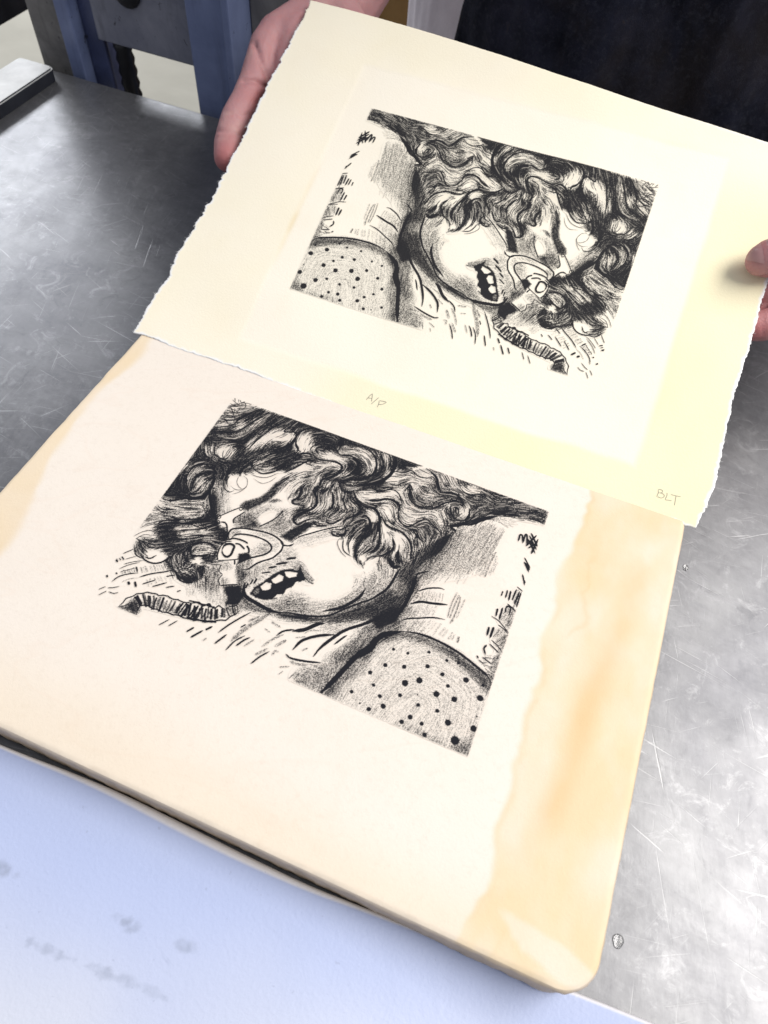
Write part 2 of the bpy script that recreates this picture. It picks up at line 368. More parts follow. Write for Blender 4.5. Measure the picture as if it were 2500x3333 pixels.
# --- centre and right hair
P('G 900 250 1659 555 I 290 90 760 265 560 330 470 380 330 600 400 900 300 1250 330 1659 H 1540 600 1400 470 1250 450 1150 600 1040 480 1060 250 900 200 760 170 G 740 1600 500 1500 220 1470 200 1330 330 1240 180 1180 170 1080 330 950 300 870 500 700', .88, 4, smooth=False)
P('I 300 100 760 268 600 310 470 370 330 350', .6, 4)
P('I 600 340 830 315 1000 345 1659 600 B 600 465 1195 690 1150 850 800 780 480 740 250 800 0 880 I 1180 1080 1020 1190 780 1310 600 1420 560 1600 400 1650 300 1560 330 1300 100 1000 0 900 0 760 200 700 330 600', .86, 4, smooth=False)
# dark wedge between cheek, hair and arm
P('I 1020 1180 1180 1100 1100 1300 950 1500 J 1000 0 800 130 690 240 650 300 690 420 650 520 560 600 540 700 400 880 430 940 200 1010 90 1130 0 1230 H 1659 1500 1400 1500 1250 1330 1050 1330 800 1370 600 1370 300 1330 0 1290 0 1205 300 1240 600 1270 800 1230 1000 1140 1250 1060 1450 930 1560 820 1600 700 J 400 210 I 560 1560 600 1420 800 1310', .88, 5, smooth=False)
W('J 300 420 360 350 430 400 450 500 380 540 300 500', .35, 6)
# arm and folds
P('I 1040 1200 1200 1110 1400 1070 1659 1010 B 450 880 570 950 480 1080 330 1330 120 1500 J 1000 330 700 420 650 300 820 130', .17, 10)
P('J 600 560 800 510 940 530 920 640 850 650 600 640', .15, 8); P('J 430 780 650 700 850 720 860 770 760 850 480 870', .15, 8)
P('I 1040 1200 1120 1150 1000 1400 J 800 300 690 420 650 300 820 130', .62, 11)
P('I 1050 1210 1250 1120 1250 1300 J 1000 160 850 320 690 420 660 290', .40, 14)
P('J 560 560 700 530 680 640 600 650', .45, 7); P('J 420 800 560 720 620 740 560 850 450 880', .45, 7); P('J 400 960 520 930 560 1010 400 1050', .45, 7)
P('J 420 960 650 910 800 920 700 1050 500 1050 300 1040', .18, 8)
# neck
P('H 650 1866 900 1700 950 1640 1050 1560 1150 1420 1300 1340 1659 1150 1659 1500 1400 1560 1280 1720 1100 1866', .68, 8)
P('H 560 1440 700 1390 1100 1340 950 1450 780 1530', .28, 6)
P('D 250 470 380 300 650 260 900 120 1000 20 1250 0 1000 270 800 450 590 655', .55, 8)
# pillow with dots
P('J 0 1280 60 1180 200 1100 450 1060 700 1100 950 1200 1200 1340 1400 1490 1580 1640 C 960 30 1100 130 1200 230 1250 340 1170 590 1060 930 925 1305 0 925 D 900 790 590 655 700 540 800 450 1000 270 1250 60', .15, 2, smooth=False)
P('J 0 1300 80 1190 250 1110 450 1070 700 1105 950 1205 1200 1345 1400 1495 1580 1645 C 1000 60 1200 240 1255 345 1200 480 1120 380 950 200 780 60 J 1250 1520 1050 1380 800 1240 500 1150 250 1200', .85, 6)
P('D 590 655 700 540 800 450 1000 270 1250 60 1330 100 1100 330 900 560 780 720', .75, 8)
P('C 925 1305 690 1205 760 1120 930 1090 1060 940 1080 950', .74, 7); P('C 0 925 0 880 300 940 690 1190 690 1210', .4, 5)
# --- face
P('F 345 100 360 480 430 560 520 480 570 320 560 200 540 60', .55, 9)
P('F 430 560 700 440 560 450', .45, 5)
P('F 1480 -10 1330 20 1220 100 1120 210 1010 290 820 340 740 400 800 450 850 475 960 425 1130 340 1220 270 1330 150 1420 90 1500 60 G 300 800 480 745 300 775 130 790', .88, 2, smooth=False)
P('F 1130 340 1250 310 1340 345 1250 350 1190 360', .8, 2)
P('F 820 480 1000 430 1200 400 1390 430 1400 500 1330 560 1480 600 1330 760 1080 720 900 700', .45, 10)
P('F 665 590 760 520 870 500 960 560 1000 640 1060 690 900 705 740 695 690 660', .72, 7)
P('F 1300 450 1370 430 1390 480 1320 530 1250 560', .6, 6)
W('F 1000 560 1080 490 1220 460 1250 500 1200 570 1100 640 1030 660 1000 620', .97, 4)
W('F 1180 400 1350 350 1420 300 1450 400 1330 420', .7, 6)
P('F 800 1300 850 1280 1000 1200 900 1400 820 1460', .35, 8)
P('F 800 1300 1000 1180 1200 1100 1350 1000 1400 930 1500 1000 1500 1200 1300 1240 1050 1420 900 1520 800 1480', .27, 9)
P('H 0 1000 200 960 400 1060 600 1095 800 1070 1000 960 1200 800 1350 620 1400 480 1560 600 1540 820 1400 960 1150 1090 850 1200 500 1260 0 1200', .34, 9)
P('F 900 1660 1200 1690 1500 1600 1659 1640 1659 1850 1300 1850 1000 1730', .24, 8)
P('F 820 1440 800 1560 850 1640 1000 1730 1150 1810 1300 1850 1659 1890 1659 1960 1300 1900 1050 1850 800 1780 740 1600 720 1480', .78, 5)
P('H 250 240 500 150 750 100 780 160 500 230 300 290', .34, 7)
P('F 1440 440 1659 400 1659 700 1500 640', .5, 6); P('F 1060 700 1250 640 1400 560 1500 640 1330 780 1200 760', .35, 8)
# --- nose tag, mask, valve, tube neck
P('F 440 580 480 680 540 700 580 760 570 870 500 890 400 850', .86, 3)
P('F 490 540 740 440 800 450 820 480 760 510 690 540 665 585 670 640 600 690 575 640 500 620 470 650 450 580', 0, 1, 'set', smooth=False)
P('F 600 850 590 800 610 750 660 710 800 705 950 730 1100 760 1220 810 1310 880 1330 930 1310 1000 1250 1060 1180 1110 1050 1150 960 1190 870 1250 760 1250 700 1195 600 1000', 0, 1.2, 'set')
P('F 610 800 640 740 700 730 760 770 680 790', .5, 5); P('F 1190 900 1260 930 1250 1010 1180 1040 1200 970', .3, 7)
P('F 1000 1000 1090 900 1150 950 1140 1010 1050 1060', .38, 8); P('F 850 730 1100 790 1200 850 1100 820 900 770', .25, 5)
P('F 450 1140 450 1060 490 950 560 890 640 880 760 890 860 950 870 1030 740 1050 725 1125', 0, 1, 'set', smooth=False)
P('F 730 1050 860 1030 905 1080 880 1120 780 1150 715 1190 722 1120', .94, 1.5, smooth=False)
P('F 780 1150 900 1100 890 1230 760 1250 705 1200', .6, 4)
P('F 485 1145 690 1140 700 1190 715 1270 700 1330 722 1400 716 1470 560 1472 480 1490 465 1400 515 1330 470 1280 490 1200', 0, 1, 'set', smooth=False)
P('F 500 1200 600 1190 650 1240 560 1270 490 1270', .45, 4); P('F 480 1400 560 1380 600 1440 540 1465 480 1470', .5, 5); P('F 490 1150 640 1150 640 1185 500 1185', .3, 3)
P('F 712 1200 800 1260 850 1330 780 1440 760 1540 830 1650 760 1640 720 1480 715 1400 700 1330', .85, 3)
P('F 540 1490 720 1478 770 1560 775 1660 700 1745 600 1745 545 1740 570 1640', .95, 2)
P('F 250 1560 540 1500 580 1640 540 1740 380 1700 250 1640', .25, 8)
# --- mouth
P('F 880 1590 940 1500 1060 1430 1200 1320 1330 1260 1450 1250 1530 1275 1560 1220 1600 1300 1645 1400 1530 1440 1420 1530 1330 1600 1220 1660 1080 1672 960 1640', .97, 1.2, smooth=False)
P('F 1480 1200 1560 1150 1640 1250 H 420 700 480 790 390 800 300 690', .55, 5)
P('F 940 1590 950 1540 1010 1520 1000 1580', .4, 3, 'off')
for s in ('F 1040 1490 1110 1440 1165 1460 1155 1515 1100 1538 1060 1530', 'F 1190 1400 1280 1338 1325 1360 1315 1410 1240 1442 1210 1430',
          'F 1368 1300 1440 1296 1515 1312 1500 1350 1420 1368 1385 1345', 'F 1345 1592 1380 1530 1430 1508 1442 1530 1400 1570',
          'F 1465 1505 1500 1440 1535 1428 1525 1465', 'F 1218 1642 1260 1600 1312 1600 1290 1632'):
    P(s, 0, .6, 'set', smooth=False, grow=1.18)
# --- highlights of the hair
for s, a in (('A 990 490 1010 540 880 620 760 690 690 685 800 640 880 570', .8), ('A 700 560 770 520 830 530 800 570 730 590', .8),
    ('A 1030 740 1200 655 1400 700 1410 760 1250 780 1150 790 1000 840 920 840', .97), ('A 1540 750 1659 690 1700 800 1659 930 1590 900 1530 830', .95),
    ('G 290 310 380 310 460 370 470 430 430 470 330 480 280 400', .95), ('G 0 280 60 250 150 260 160 340 60 360 0 350', .9), ('A 420 890 520 850 640 880 600 960 530 990 430 950', .92), ('A 300 850 350 870 360 960 310 950', .7),
    ('A 60 1270 100 1200 180 1140 240 1115 210 1160 120 1240 60 1330', .9), ('A 170 1350 240 1265 265 1310 200 1395', .95), ('A 110 1450 260 1380 330 1320 300 1400 150 1470', .7), ('A -20 1110 90 1065 60 1110 -20 1150', .8),
    ('A 930 1090 1020 1030 1100 960 1090 1000 1000 1080', .7), ('A 1060 1110 1200 1090 1130 1140 1040 1150', .6), ('A 880 1200 1000 1190 1250 1230 1300 1260 1080 1250', .5), ('A 480 720 560 690 620 700 560 730', .3),
    ('G 600 550 740 525 860 560 885 600 840 640 750 630 650 590', .97), ('G 880 570 990 585 950 635 880 630', .8), ('G 910 480 1060 485 1200 500 1300 560 1335 650 1280 710 1180 640 1100 560 960 540', .88),
    ('G 1400 525 1470 555 1510 620 1470 660 1430 600', .95), ('G 1540 520 1570 560 1580 640 1550 600', .8), ('G 250 740 330 660 490 700 460 740 300 785', .95), ('G 560 690 740 645 860 680 870 725 700 735 600 765', .75),
    ('G 485 900 540 830 585 850 575 915 535 945', .97), ('G 830 800 920 755 965 785 870 835', .95), ('G 90 1050 150 960 300 870 345 900 250 960 185 1040 180 1110 120 1120', .9), ('G 0 1250 120 1150 210 1130 200 1230 80 1260', .9),
    ('G 510 1285 640 1180 735 1090 745 1200 640 1275', .93), ('G 760 1060 870 1070 870 1170 800 1210', .85), ('G 1170 1080 1250 1045 1400 1080 1500 1030 1640 1050 1500 1115 1360 1155 1250 1160', .93),
    ('G 1420 1250 1500 1190 1580 1290 1520 1405 1440 1345', .95), ('G 1255 1310 1340 1295 1365 1400 1290 1490', .95), ('G 1425 1480 1500 1500 1540 1700 1420 1700', .9), ('G 280 1445 400 1395 460 1405 380 1465 280 1485', .8),
    ('G 550 1445 640 1400 665 1445 580 1485', .75), ('G 700 1400 860 1340 900 1370 740 1450', .4), ('G 960 940 1060 920 1090 980 1030 1020 950 990', .45), ('G 350 1060 450 1030 460 1090 370 1120', .6), ('G 900 1240 960 1190 1000 1260 930 1290', .85),
    ('G 1180 780 1300 700 1340 740 1250 800', .5), ('G 1540 800 1659 780 1680 900 1560 920 1500 880', .85), ('G 660 940 800 930 860 960 760 990 690 980', .45), ('G 430 1130 520 1120 480 1220 400 1230', .5),
    ('I 330 355 480 370 560 340 610 390 480 425 400 445 270 430', .85), ('I 650 375 800 350 890 400 800 440 700 430', .8), ('I 540 460 640 440 760 450 840 470 850 530 740 520 650 600 600 540', .85), ('I 920 440 1000 440 1020 500 950 515', .95),
    ('I 1060 390 1160 410 1210 560 1260 610 1180 625 1100 520', .6), ('I 1290 600 1400 575 1500 600 1420 645 1330 645', .95), ('I 330 600 440 565 475 610 440 660', .95), ('I -20 680 150 655 330 645 400 690 445 770 300 705 120 700 -20 745', .88),
    ('I 195 870 260 835 315 900 290 970 230 945', .97), ('I 25 910 100 895 115 1000 40 1065', .9), ('I 450 850 540 795 650 860 780 895 900 870 960 950 820 950 700 1000 600 1040 500 1065 440 1000 450 920', .85),
    ('I 780 890 900 900 990 1000 1000 1130 920 1090 860 970', .7), ('I 590 1170 650 1215 580 1250', .95), ('I 690 1240 760 1300 710 1290', .85), ('I 180 1075 255 1100 260 1200 215 1270', .93), ('I 330 1220 420 1190 505 1270 450 1380 380 1470 345 1420', .97),
    ('I 515 1400 565 1450 520 1545 500 1500', .95), ('I 1030 815 1130 775 1100 850 1060 855', .95), ('I 1260 880 1300 848 1342 880 1320 965 1290 940', .95), ('I 760 620 900 680 900 740 820 760 760 700', .4), ('I 480 650 520 720 500 760', .5),
    ('H 1430 60 1500 50 1525 150 1485 205 1440 150', .95), ('H 1590 340 1659 240 1680 420 1610 440', .95), ('H 1120 450 1180 440 1200 510 1160 540 1110 490', 1), ('H 1110 340 1250 260 1320 180 1250 300 1150 400', .35),
    ('H 800 120 850 90 915 100 900 140 850 160', 1), ('H 430 135 560 75 700 50 890 5 900 35 720 90 560 130 450 155', 1),
    ('E 1180 1080 1280 1030 1330 1050 1250 1090', .85), ('E 1170 480 1330 470 1450 440 1340 500 1200 520', .6), ('E 1250 560 1420 530 1560 560 1400 610 1280 640', .55), ('E 1480 640 1640 600 1659 650 1540 690', .5), ('E 1180 290 1290 230 1380 340 1250 340', .5), ('F 0 700 120 680 260 720 350 700 200 770 0 780', .5),
    ('B -20 360 120 370 220 380 180 430 80 440', .95), ('B 10 660 60 640 95 680 70 760 40 740', .95)):
    P(s, a, 6.5, 'off', grow=1.28)
W('I 590 315 740 272 800 285 840 312 700 322 600 350', 1, 1.5)
W('A 560 300 660 180 900 255 960 300 780 380 720 470 640 560 440 560', .62, 6)
# --- lines
for s, w in (
    ('A 1050 330 880 400 740 480 640 560 430 590 380 625', 22), ('A 1100 400 900 530 780 610 640 655 500 650 380 640', 26), ('A 1250 420 1050 560 900 680 760 780 600 760 450 740', 24), ('A 1400 480 1250 560 1080 680 950 790 850 900', 20),
    ('A 1500 520 1350 640 1500 660 1480 780 1350 900 1150 960 950 1060 800 1150', 22), ('A 1659 600 1540 660 1500 780 1540 880 1480 950 1350 1000', 18), ('A 400 860 420 960 520 1010 600 1000', 18), ('A 270 860 270 960 340 1000', 20),
    ('A 20 1400 40 1240 120 1130 220 1090 380 1080 460 1150', 20), ('A 40 1500 150 1540 300 1480 380 1380 420 1250', 24), ('A 100 1400 130 1300 230 1220 330 1200', 18), ('A 240 1370 330 1290 390 1270', 14),
    ('A 920 1120 930 1040 1000 1020 1060 1040', 14), ('A 930 1150 1050 1210 1200 1190 1320 1120 1420 1030', 20), ('A 870 1200 980 1250 1120 1260 1280 1200', 9), ('A 940 1280 1040 1340 1150 1320 1240 1260', 6),
    ('A 740 1240 710 1320 740 1390 800 1430', 7), ('A 800 1240 850 1290 840 1380 760 1430 680 1420 620 1370', 7), ('A 640 1490 740 1460 830 1400 840 1370', 7), ('A 560 1230 530 1330 550 1420 610 1460 670 1440', 14), ('A 620 1230 570 1320 590 1400', 12),
    ('A 1180 860 1190 800 1260 775 1320 800', 12), ('A 1170 870 1240 915 1340 895 1420 840', 14), ('A 1210 840 1250 860 1290 830', 8), ('A 350 1400 345 1520 370 1700', 30),
    ('F 345 190 358 320 372 480 430 570', 26), ('F 0 300 120 310 280 270 340 200', 30), ('F 0 600 200 580 400 590', 18), ('F 60 640 250 700 440 640', 14), ('F 0 820 200 800 420 820', 20),
    ('G 480 480 510 560 600 610 750 630 860 670 880 730 820 800 700 850 620 880 600 960 680 1000', 25), ('G 820 480 860 540 1000 560 1090 620 1110 700 1060 760 950 830 880 850', 25), ('G 1230 470 1310 540 1350 640 1340 740 1280 820 1150 870 950 880', 28),
    ('G 1560 560 1600 650 1560 780 1450 880 1300 930 1150 960', 40), ('G 590 850 580 950 520 1040 540 1130 540 1210 470 1280 330 1330 230 1400 250 1460 300 1480 400 1430 500 1400', 26), ('G 330 960 340 1060 280 1130 220 1160 230 1200 300 1220', 30),
    ('G 750 1040 770 1150 750 1250 700 1300', 28), ('G 860 930 900 1020 980 1050 1040 1030', 36), ('G 1040 1040 1090 1150 1200 1230 1330 1280 1390 1380 1380 1500 1330 1659', 34), ('G 1020 1180 1100 1220 1130 1300 1060 1360 930 1420 900 1490', 25),
    ('G 1110 1380 1200 1370 1260 1430 1250 1520 1150 1590', 25), ('G 500 1430 520 1480 600 1500 700 1490', 22), ('G 670 1410 690 1460 760 1470 900 1400', 22), ('G 920 1500 930 1580 880 1620 800 1600', 20), ('G 1310 1000 1400 1040 1550 1000 1659 980', 16),
    ('G 1200 1150 1350 1160 1500 1140 1640 1200 1659 1300', 30), ('G 700 230 850 300 870 400 840 480', 26), ('G 460 480 490 430 600 400 750 420', 18), ('G 130 780 300 690 450 620 620 640', 22), ('G 0 620 200 560 400 520 520 560', 24), ('G 0 470 150 420 250 320 380 200 600 200', 20),
    ('G 270 320 260 420 330 520', 16), ('G 600 760 700 710 820 720', 12), ('G 1400 500 1420 580 1440 700 1400 780', 22), ('G 240 650 350 640 500 700', 14), ('G 640 1000 560 1050 560 1130', 14), ('G 940 1050 900 1150 950 1290 900 1330', 16), ('G 780 930 740 1000', 20),
    ('I 320 350 480 370 580 340 630 390 700 430 800 440 870 420', 16), ('I 840 360 910 430 940 540 970 630', 30), ('I 70 620 150 620 320 600 410 660 440 760 460 830', 16), ('I 440 800 400 880 410 1000 480 1080 560 1090 680 1030 780 1000 880 1090 950 1160 1010 1190', 20),
    ('I 700 830 800 860 920 840 1000 790 1120 760 1250 770 1320 840', 22), ('I 1110 800 1110 900 1180 1000 1290 1010 1360 930 1360 860', 24), ('I 1240 570 1290 630 1400 670 1500 660 1580 720', 14), ('I 1050 1090 1180 1080 1350 1040 1500 1000 1659 970', 44), ('I 1100 1100 1180 1160', 30),
    ('I 170 960 230 1060 320 1120 440 1170 540 1280 580 1400 560 1540', 24), ('I 320 1260 340 1360 320 1450', 22), ('I 150 1150 140 1300 80 1420 0 1450', 22), ('I 300 1540 350 1635 450 1640', 28), ('I 400 1420 390 1520 420 1600', 40), ('I 560 560 560 680 620 790 720 840 850 830', 30),
    ('I 620 1170 680 1260 760 1310', 18), ('I 600 1340 640 1230 660 1300', 16), ('I 280 520 380 540 470 500 560 470', 18), ('I 500 600 560 540 600 620', 20), ('I 960 640 1100 640 1200 680 1280 760', 22), ('I 1200 430 1210 500 1250 560', 14), ('I 340 120 350 230 330 340', 40), ('I 270 110 300 200 280 300', 22), ('I 470 110 600 170 740 270', 10),
    ('H 1280 465 1420 450 1530 400 1590 300 1565 200', 20), ('H 1300 400 1370 340 1390 200 1400 40', 26), ('H 870 200 822 280 870 400 940 470', 8), ('H 905 210 895 330 920 400 1010 465', 15), ('H 1030 190 970 300 985 430', 16), ('H 1060 160 970 230 940 320', 10), ('H 1390 470 1390 560 1420 610', 10), ('H 1530 480 1540 560 1600 610 1659 600', 40),
    ('H 750 100 755 165 840 190 920 150 930 80', 22), ('H 1180 410 1110 480 1150 580 1210 560', 8), ('H 1040 20 900 90 760 100', 14),
    ('E 650 860 720 930 830 970 950 950 1050 880', 20), ('E 710 880 780 905 870 860', 15), ('E 1330 770 1400 700 1550 690 1640 740', 18), ('E 1170 1060 1250 1040 1330 1060', 12), ('E 930 80 1050 120 1300 90 1500 100', 18), ('E 880 180 950 240 1140 245', 13), ('E 1050 340 1200 380 1400 370 1500 330', 14), ('E 850 450 1000 390 1200 390', 18), ('E 570 760 590 850 660 900', 16),
    ('E 880 440 1100 420 1300 440 1500 400', 18), ('E 900 560 1100 540 1300 520 1500 500 1659 440', 16), ('E 950 680 1150 650 1350 640 1550 600', 16), ('E 1130 1070 1160 1170 1230 1220 1350 1240', 20), ('E 1280 800 1330 760 1340 860 1450 870 1600 850', 22),
    ('B 0 380 60 440 150 470 280 480', 14), ('B 420 400 470 450 560 470 600 465', 18), ('B 350 450 480 560 640 560', 14), ('B 0 860 150 850 300 790 480 750', 44), ('B 120 650 110 760 60 800', 22),
    ('J 650 520 800 480 950 475 1020 495', 18), ('J 560 690 700 660 850 680 1060 700', 28), ('J 420 930 520 890 700 880 880 875 1030 900', 18), ('J 620 300 700 270 820 250', 18), ('J 430 200 380 280 250 480 0 650', 28), ('J 650 300 560 560 400 850', 40),
    ('H 0 1210 200 1230 450 1270 700 1260 900 1180 1100 1100 1300 1030 1450 930 1550 820', 22), ('H 640 1200 850 1160 1000 1090 1120 1010 1200 900', 34), ('F 820 1440 800 1560 850 1640 1000 1730 1150 1810 1300 1850', 40),
    ('H 220 1720 330 1610 450 1560 600 1530 780 1520', 30), ('H 500 1810 600 1690 780 1550 950 1450 1250 1350 1500 1220', 32), ('H 780 1650 900 1560 950 1530', 20), ('H 1659 1480 1450 1520 1350 1590 1280 1700 1130 1820', 54), ('H 220 1470 380 1450 550 1380 640 1370', 40), ('H 0 1530 100 1470 240 1450', 20),
    ('D 600 645 750 500 900 340 1100 130 1250 0', 50), ('J 0 1270 70 1180 200 1110 450 1060', 40), ('D 130 130 200 180 400 220 600 240', 22),
    ('J 450 1058 700 1098 950 1198 1200 1338 1400 1488 1580 1638 C 1100 128 1200 228 1253 342', 26), ('C 1253 342 1170 590', 14)):
    L(s, w)
for s in ('A 650 210 690 250 740 285 800 300', 'A 690 250 685 190 702 180 735 210 730 250', 'A 610 262 680 290 790 305', 'A 755 210 770 250 830 240', 'A 780 260 850 222', 'A 700 280 800 260 900 270 1050 312', 'A 860 240 980 290 1070 320', 'A 590 310 700 370 760 400', 'A 560 350 640 370 740 410', 'A 520 400 600 430 720 460', 'A 490 440 600 455 730 460', 'A 480 480 600 490 720 485', 'A 560 470 600 540 690 540', 'A 470 540 560 500 680 480', 'A 640 380 680 450 660 520', 'A 760 310 720 380 740 420', 'A 620 300 660 380 700 400', 'A 520 430 560 500 620 560', 'A 800 230 830 300 780 360'):
    L(s, 10, .9, flow=False)
P('H 1250 0 1180 100 1080 190 1030 330 1040 470 1100 560 1180 560 1115 500 1085 430 1110 330 1180 250 1330 130 1390 0', .93, 1.5, smooth=False)
W('H 1120 450 1180 440 1205 510 1160 545 1115 500', 1, 1.5)
P('H 40 190 130 140 250 60 400 0 520 10 430 100 300 190 220 250 230 282 130 242', .9, 2, smooth=False)
L('H 230 250 330 190 450 155 600 112 760 75 900 45', 17)
W('H 100 262 150 300 225 280 232 292 190 318 120 302', 1, 1); L('H 80 300 180 322 242 285', 13)
W('F 1000 560 1080 490 1220 462 1250 505 1200 570 1100 640 1030 660 1000 620', .97, 4)
P('F 880 640 960 600 1010 660 1080 680 960 700 800 690', .6, 4)
# mask lines
for s, w, a in (('F 575 870 600 850 590 800 610 750 660 712 800 706 950 730 1100 762 1220 812 1310 882 1332 930 1310 1000 1250 1060 1180 1110 1050 1150 960 1190 870 1250 780 1262', 20, .96),
    ('F 640 830 700 790 800 786 950 812 1080 862 1150 912 1177 960 1160 1010 1080 1060 980 1085 880 1110 780 1150 710 1195', 20, .93), ('F 600 862 660 840 760 860 830 890 856 912', 20, .92), ('F 690 910 750 925 812 985', 20, .9),
    ('F 848 945 872 990 870 1035', 22, .9), ('F 450 1140 448 1060 490 950 560 890 640 880', 16, .95), ('F 450 1140 600 1134 740 1122', 13, .95), ('F 680 1140 680 1188', 18, .9),
    ('F 430 560 740 430 790 440', 14, .93), ('F 495 620 555 635 578 700 575 870', 18, .95), ('F 665 640 670 580 760 520 820 480', 16, .9), ('F 1000 690 1100 642 1200 590 1290 520 1335 460', 16, .85),
    ('F 490 1480 560 1470 720 1465', 16, .95), ('F 516 1330 470 1280 495 1200', 12, .8), ('F 516 1330 465 1400 485 1480', 12, .85), ('F 1300 880 1330 930 1400 940 1470 920', 16, .8)):
    L(s, w, a, (.15,.15), flow=False)
L('F 510 1000 550 930 620 915 672 945 655 1005 628 1060 580 1090 530 1065', 27, .85, flow=False, closed=True)
for c in ('F 432 550 465 522 494 548 465 578', 'F 442 620 465 598 478 625 460 652'): L(c, 11, .95, flow=False, closed=True)
L('F 735 425 760 465 800 440 805 470', 12, .95, flow=False)
for s, w in (('F 1380 1122 1440 1112 1512 1104', 26), ('F 1240 1190 1400 1168', 26), ('F 1140 1240 1250 1220', 22), ('F 1040 1310 1172 1294', 18), ('F 940 1450 982 1380', 20), ('F 890 1462 932 1388', 18), ('F 830 1512 860 1444', 20),
    ('B 775 1085 800 1005 830 1015 836 1110', 22), ('B 836 1110 870 1005 893 1015 890 1150', 22), ('B 900 1050 1002 1250', 24), ('B 950 980 1042 1180', 24), ('B 880 1150 1020 1010', 24), ('B 950 1255 1042 1060', 24), ('B 925 1010 1030 1220', 20), ('B 910 1180 1035 1110', 20), ('B 960 1060 1000 1030', 20), ('B 1010 1180 940 1090', 22),
    ('B 860 1310 935 1450', 18), ('B 855 1365 920 1510', 20), ('B 875 1380 930 1480', 22), ('K 1040 500 1072 655', 20), ('K 1050 560 1080 610', 16),
    ('K 965 665 1045 730', 14), ('K 835 895 890 940 955 1005', 15), ('K 625 1062 720 1130 860 1295', 14), ('K 710 1180 780 1230 850 1305', 15), ('K 620 1385 690 1450 770 1550', 14), ('K 595 1435 720 1560', 16), ('K 500 1615 620 1710', 15), ('K 450 1650 500 1690 560 1690', 13),
    ('K 775 725 750 790', 16), ('K 838 712 810 815', 18), ('K 882 722 852 850', 22), ('K 704 960 680 1062', 22), ('K 770 950 722 1110', 22), ('K 588 1210 560 1320', 24), ('K 652 1210 600 1352', 26), ('K 556 1450 520 1500 540 1580', 20), ('K 430 1600 440 1630', 18), ('K 800 1020 830 930 880 960 850 1060', 18), ('K 900 840 960 700', 20), ('K 930 900 1000 730', 20), ('K 960 940 1022 740', 22),
    ('E 310 892 345 952', 22), ('E 370 900 388 930', 12), ('E 402 880 430 922', 16), ('E 268 1216 360 1150 500 1112 620 1100', 15), ('E 640 1156 800 1112 1000 1082 1100 1060', 17), ('E 680 1250 860 1195', 15), ('E 810 1286 1012 1230', 16), ('E 1000 1296 1110 1278', 15), ('E 1150 1352 1196 1336', 14), ('E 1000 1148 1120 1130', 16),
    ('E 90 1322 182 1284', 11), ('E 90 1396 196 1344', 11), ('E 214 1300 290 1298 370 1280', 11), ('E 225 1354 290 1376 356 1362', 11), ('E 200 1135 205 1155', 20), ('E 325 1100 335 1110', 18), ('E 490 1225 500 1252', 26), ('E 578 1220 592 1290', 24),
    ('E 900 1804 1042 1728', 13), ('E 1030 1815 1152 1745', 13), ('L 30 442 132 384', 20), ('L 88 518 252 425', 22), ('L 290 415 378 372', 22), ('L 410 602 572 480', 20), ('L 765 382 832 344', 16),
    ('L 460 452 600 350 750 260 900 180', 18), ('L 560 690 680 570 820 495', 17), ('L 700 632 800 560 886 520', 20), ('L 900 872 1020 780 1148 708', 18), ('E 420 838 560 780', 12), ('E 430 980 560 950 700 932', 10), ('E 370 1042 500 990 650 955', 10), ('E 450 915 600 872', 9), ('E 570 600 680 545 790 520', 9), ('E 590 640 700 585 830 600', 9), ('E 690 400 800 360 900 350', 9), ('E 660 490 740 440', 8), ('E 380 1085 600 1030', 10), ('E 600 1020 610 1090', 18)):
    L(s, w, .86, (.3,.5), flow=False)
for s, w in (('L 640 560 760 450 900 350 1050 260 1150 200', 42), ('L 810 632 952 545', 18), ('L 960 750 1130 670', 26), ('L 1050 640 1200 540 1340 480', 22), ('L 1230 640 1300 600 1382 556', 28), ('L 1190 752 1230 702 1275 716', 22), ('L 250 560 300 530', 18), ('L 870 300 1020 230', 26), ('L 1180 310 1300 380', 22), ('L 1090 400 1160 450', 12), ('L 1370 740 1420 790 1540 830 1659 850', 24), ('L 1430 840 1520 880 1659 890', 26), ('L 1280 920 1420 910', 14), ('L 1400 1080 1520 980', 14), ('L 1480 1090 1560 990', 14), ('L 1270 1020 1340 970', 10), ('L 1500 1105 1659 1140', 20), ('E 400 1222 500 1182 640 1160', 10), ('H 380 1500 480 1460 600 1470', 16), ('H 260 1560 400 1545', 14), ('H 0 1660 130 1590', 24), ('H 350 1730 420 1700', 18)):
    L(s, w, .55, (.3,.5), flow=False)
# --- hatching
X('E 640 1020 740 1010 900 985 1100 950', 'E 665 1090 770 1080 930 1060 1130 1020', 15, 20, .5)
X('E 380 1080 480 1050 600 1020', 'E 400 1115 500 1100 610 1080', 8, 14, .6)
X('E 720 1180 860 1160 960 1140 1060 1120', 'E 745 1280 870 1230 980 1200 1090 1230', 7, 16, .45)
X('E 1100 960 1250 960 1350 1000', 'E 1150 1040 1230 1010 1300 1040', 6, 15, .5)
X('E 1280 1250 1400 1260 1550 1240', 'E 1290 1410 1400 1390 1540 1380', 9, 16, .42)
X('F 20 1460 100 1440 200 1440', 'F 40 1600 110 1590 200 1560', 6, 16, .4)
X('I 1100 1200 1400 1090 1659 1030 B 450 900 590 940 500 1060', 'J 700 300 900 300 1000 330 1200 330 B 200 1500 310 1530', 110, 13, .5)
X('B 330 980 470 1060 490 1100', 'B 90 1620 -20 1600 200 1560', 9, 10, .5)
X('B 460 1215 475 1290 500 1400', 'B 310 1535 360 1535 450 1510', 5, 24, .5)
X('J 660 540 800 520 1020 550', 'J 600 650 800 650 1000 660', 15, 16, .4); X('J 560 730 750 700 960 720', 'J 480 850 650 860 900 850', 17, 16, .4); X('J 500 930 700 900 960 920', 'J 380 1040 600 1060 800 1090', 18, 17, .42)
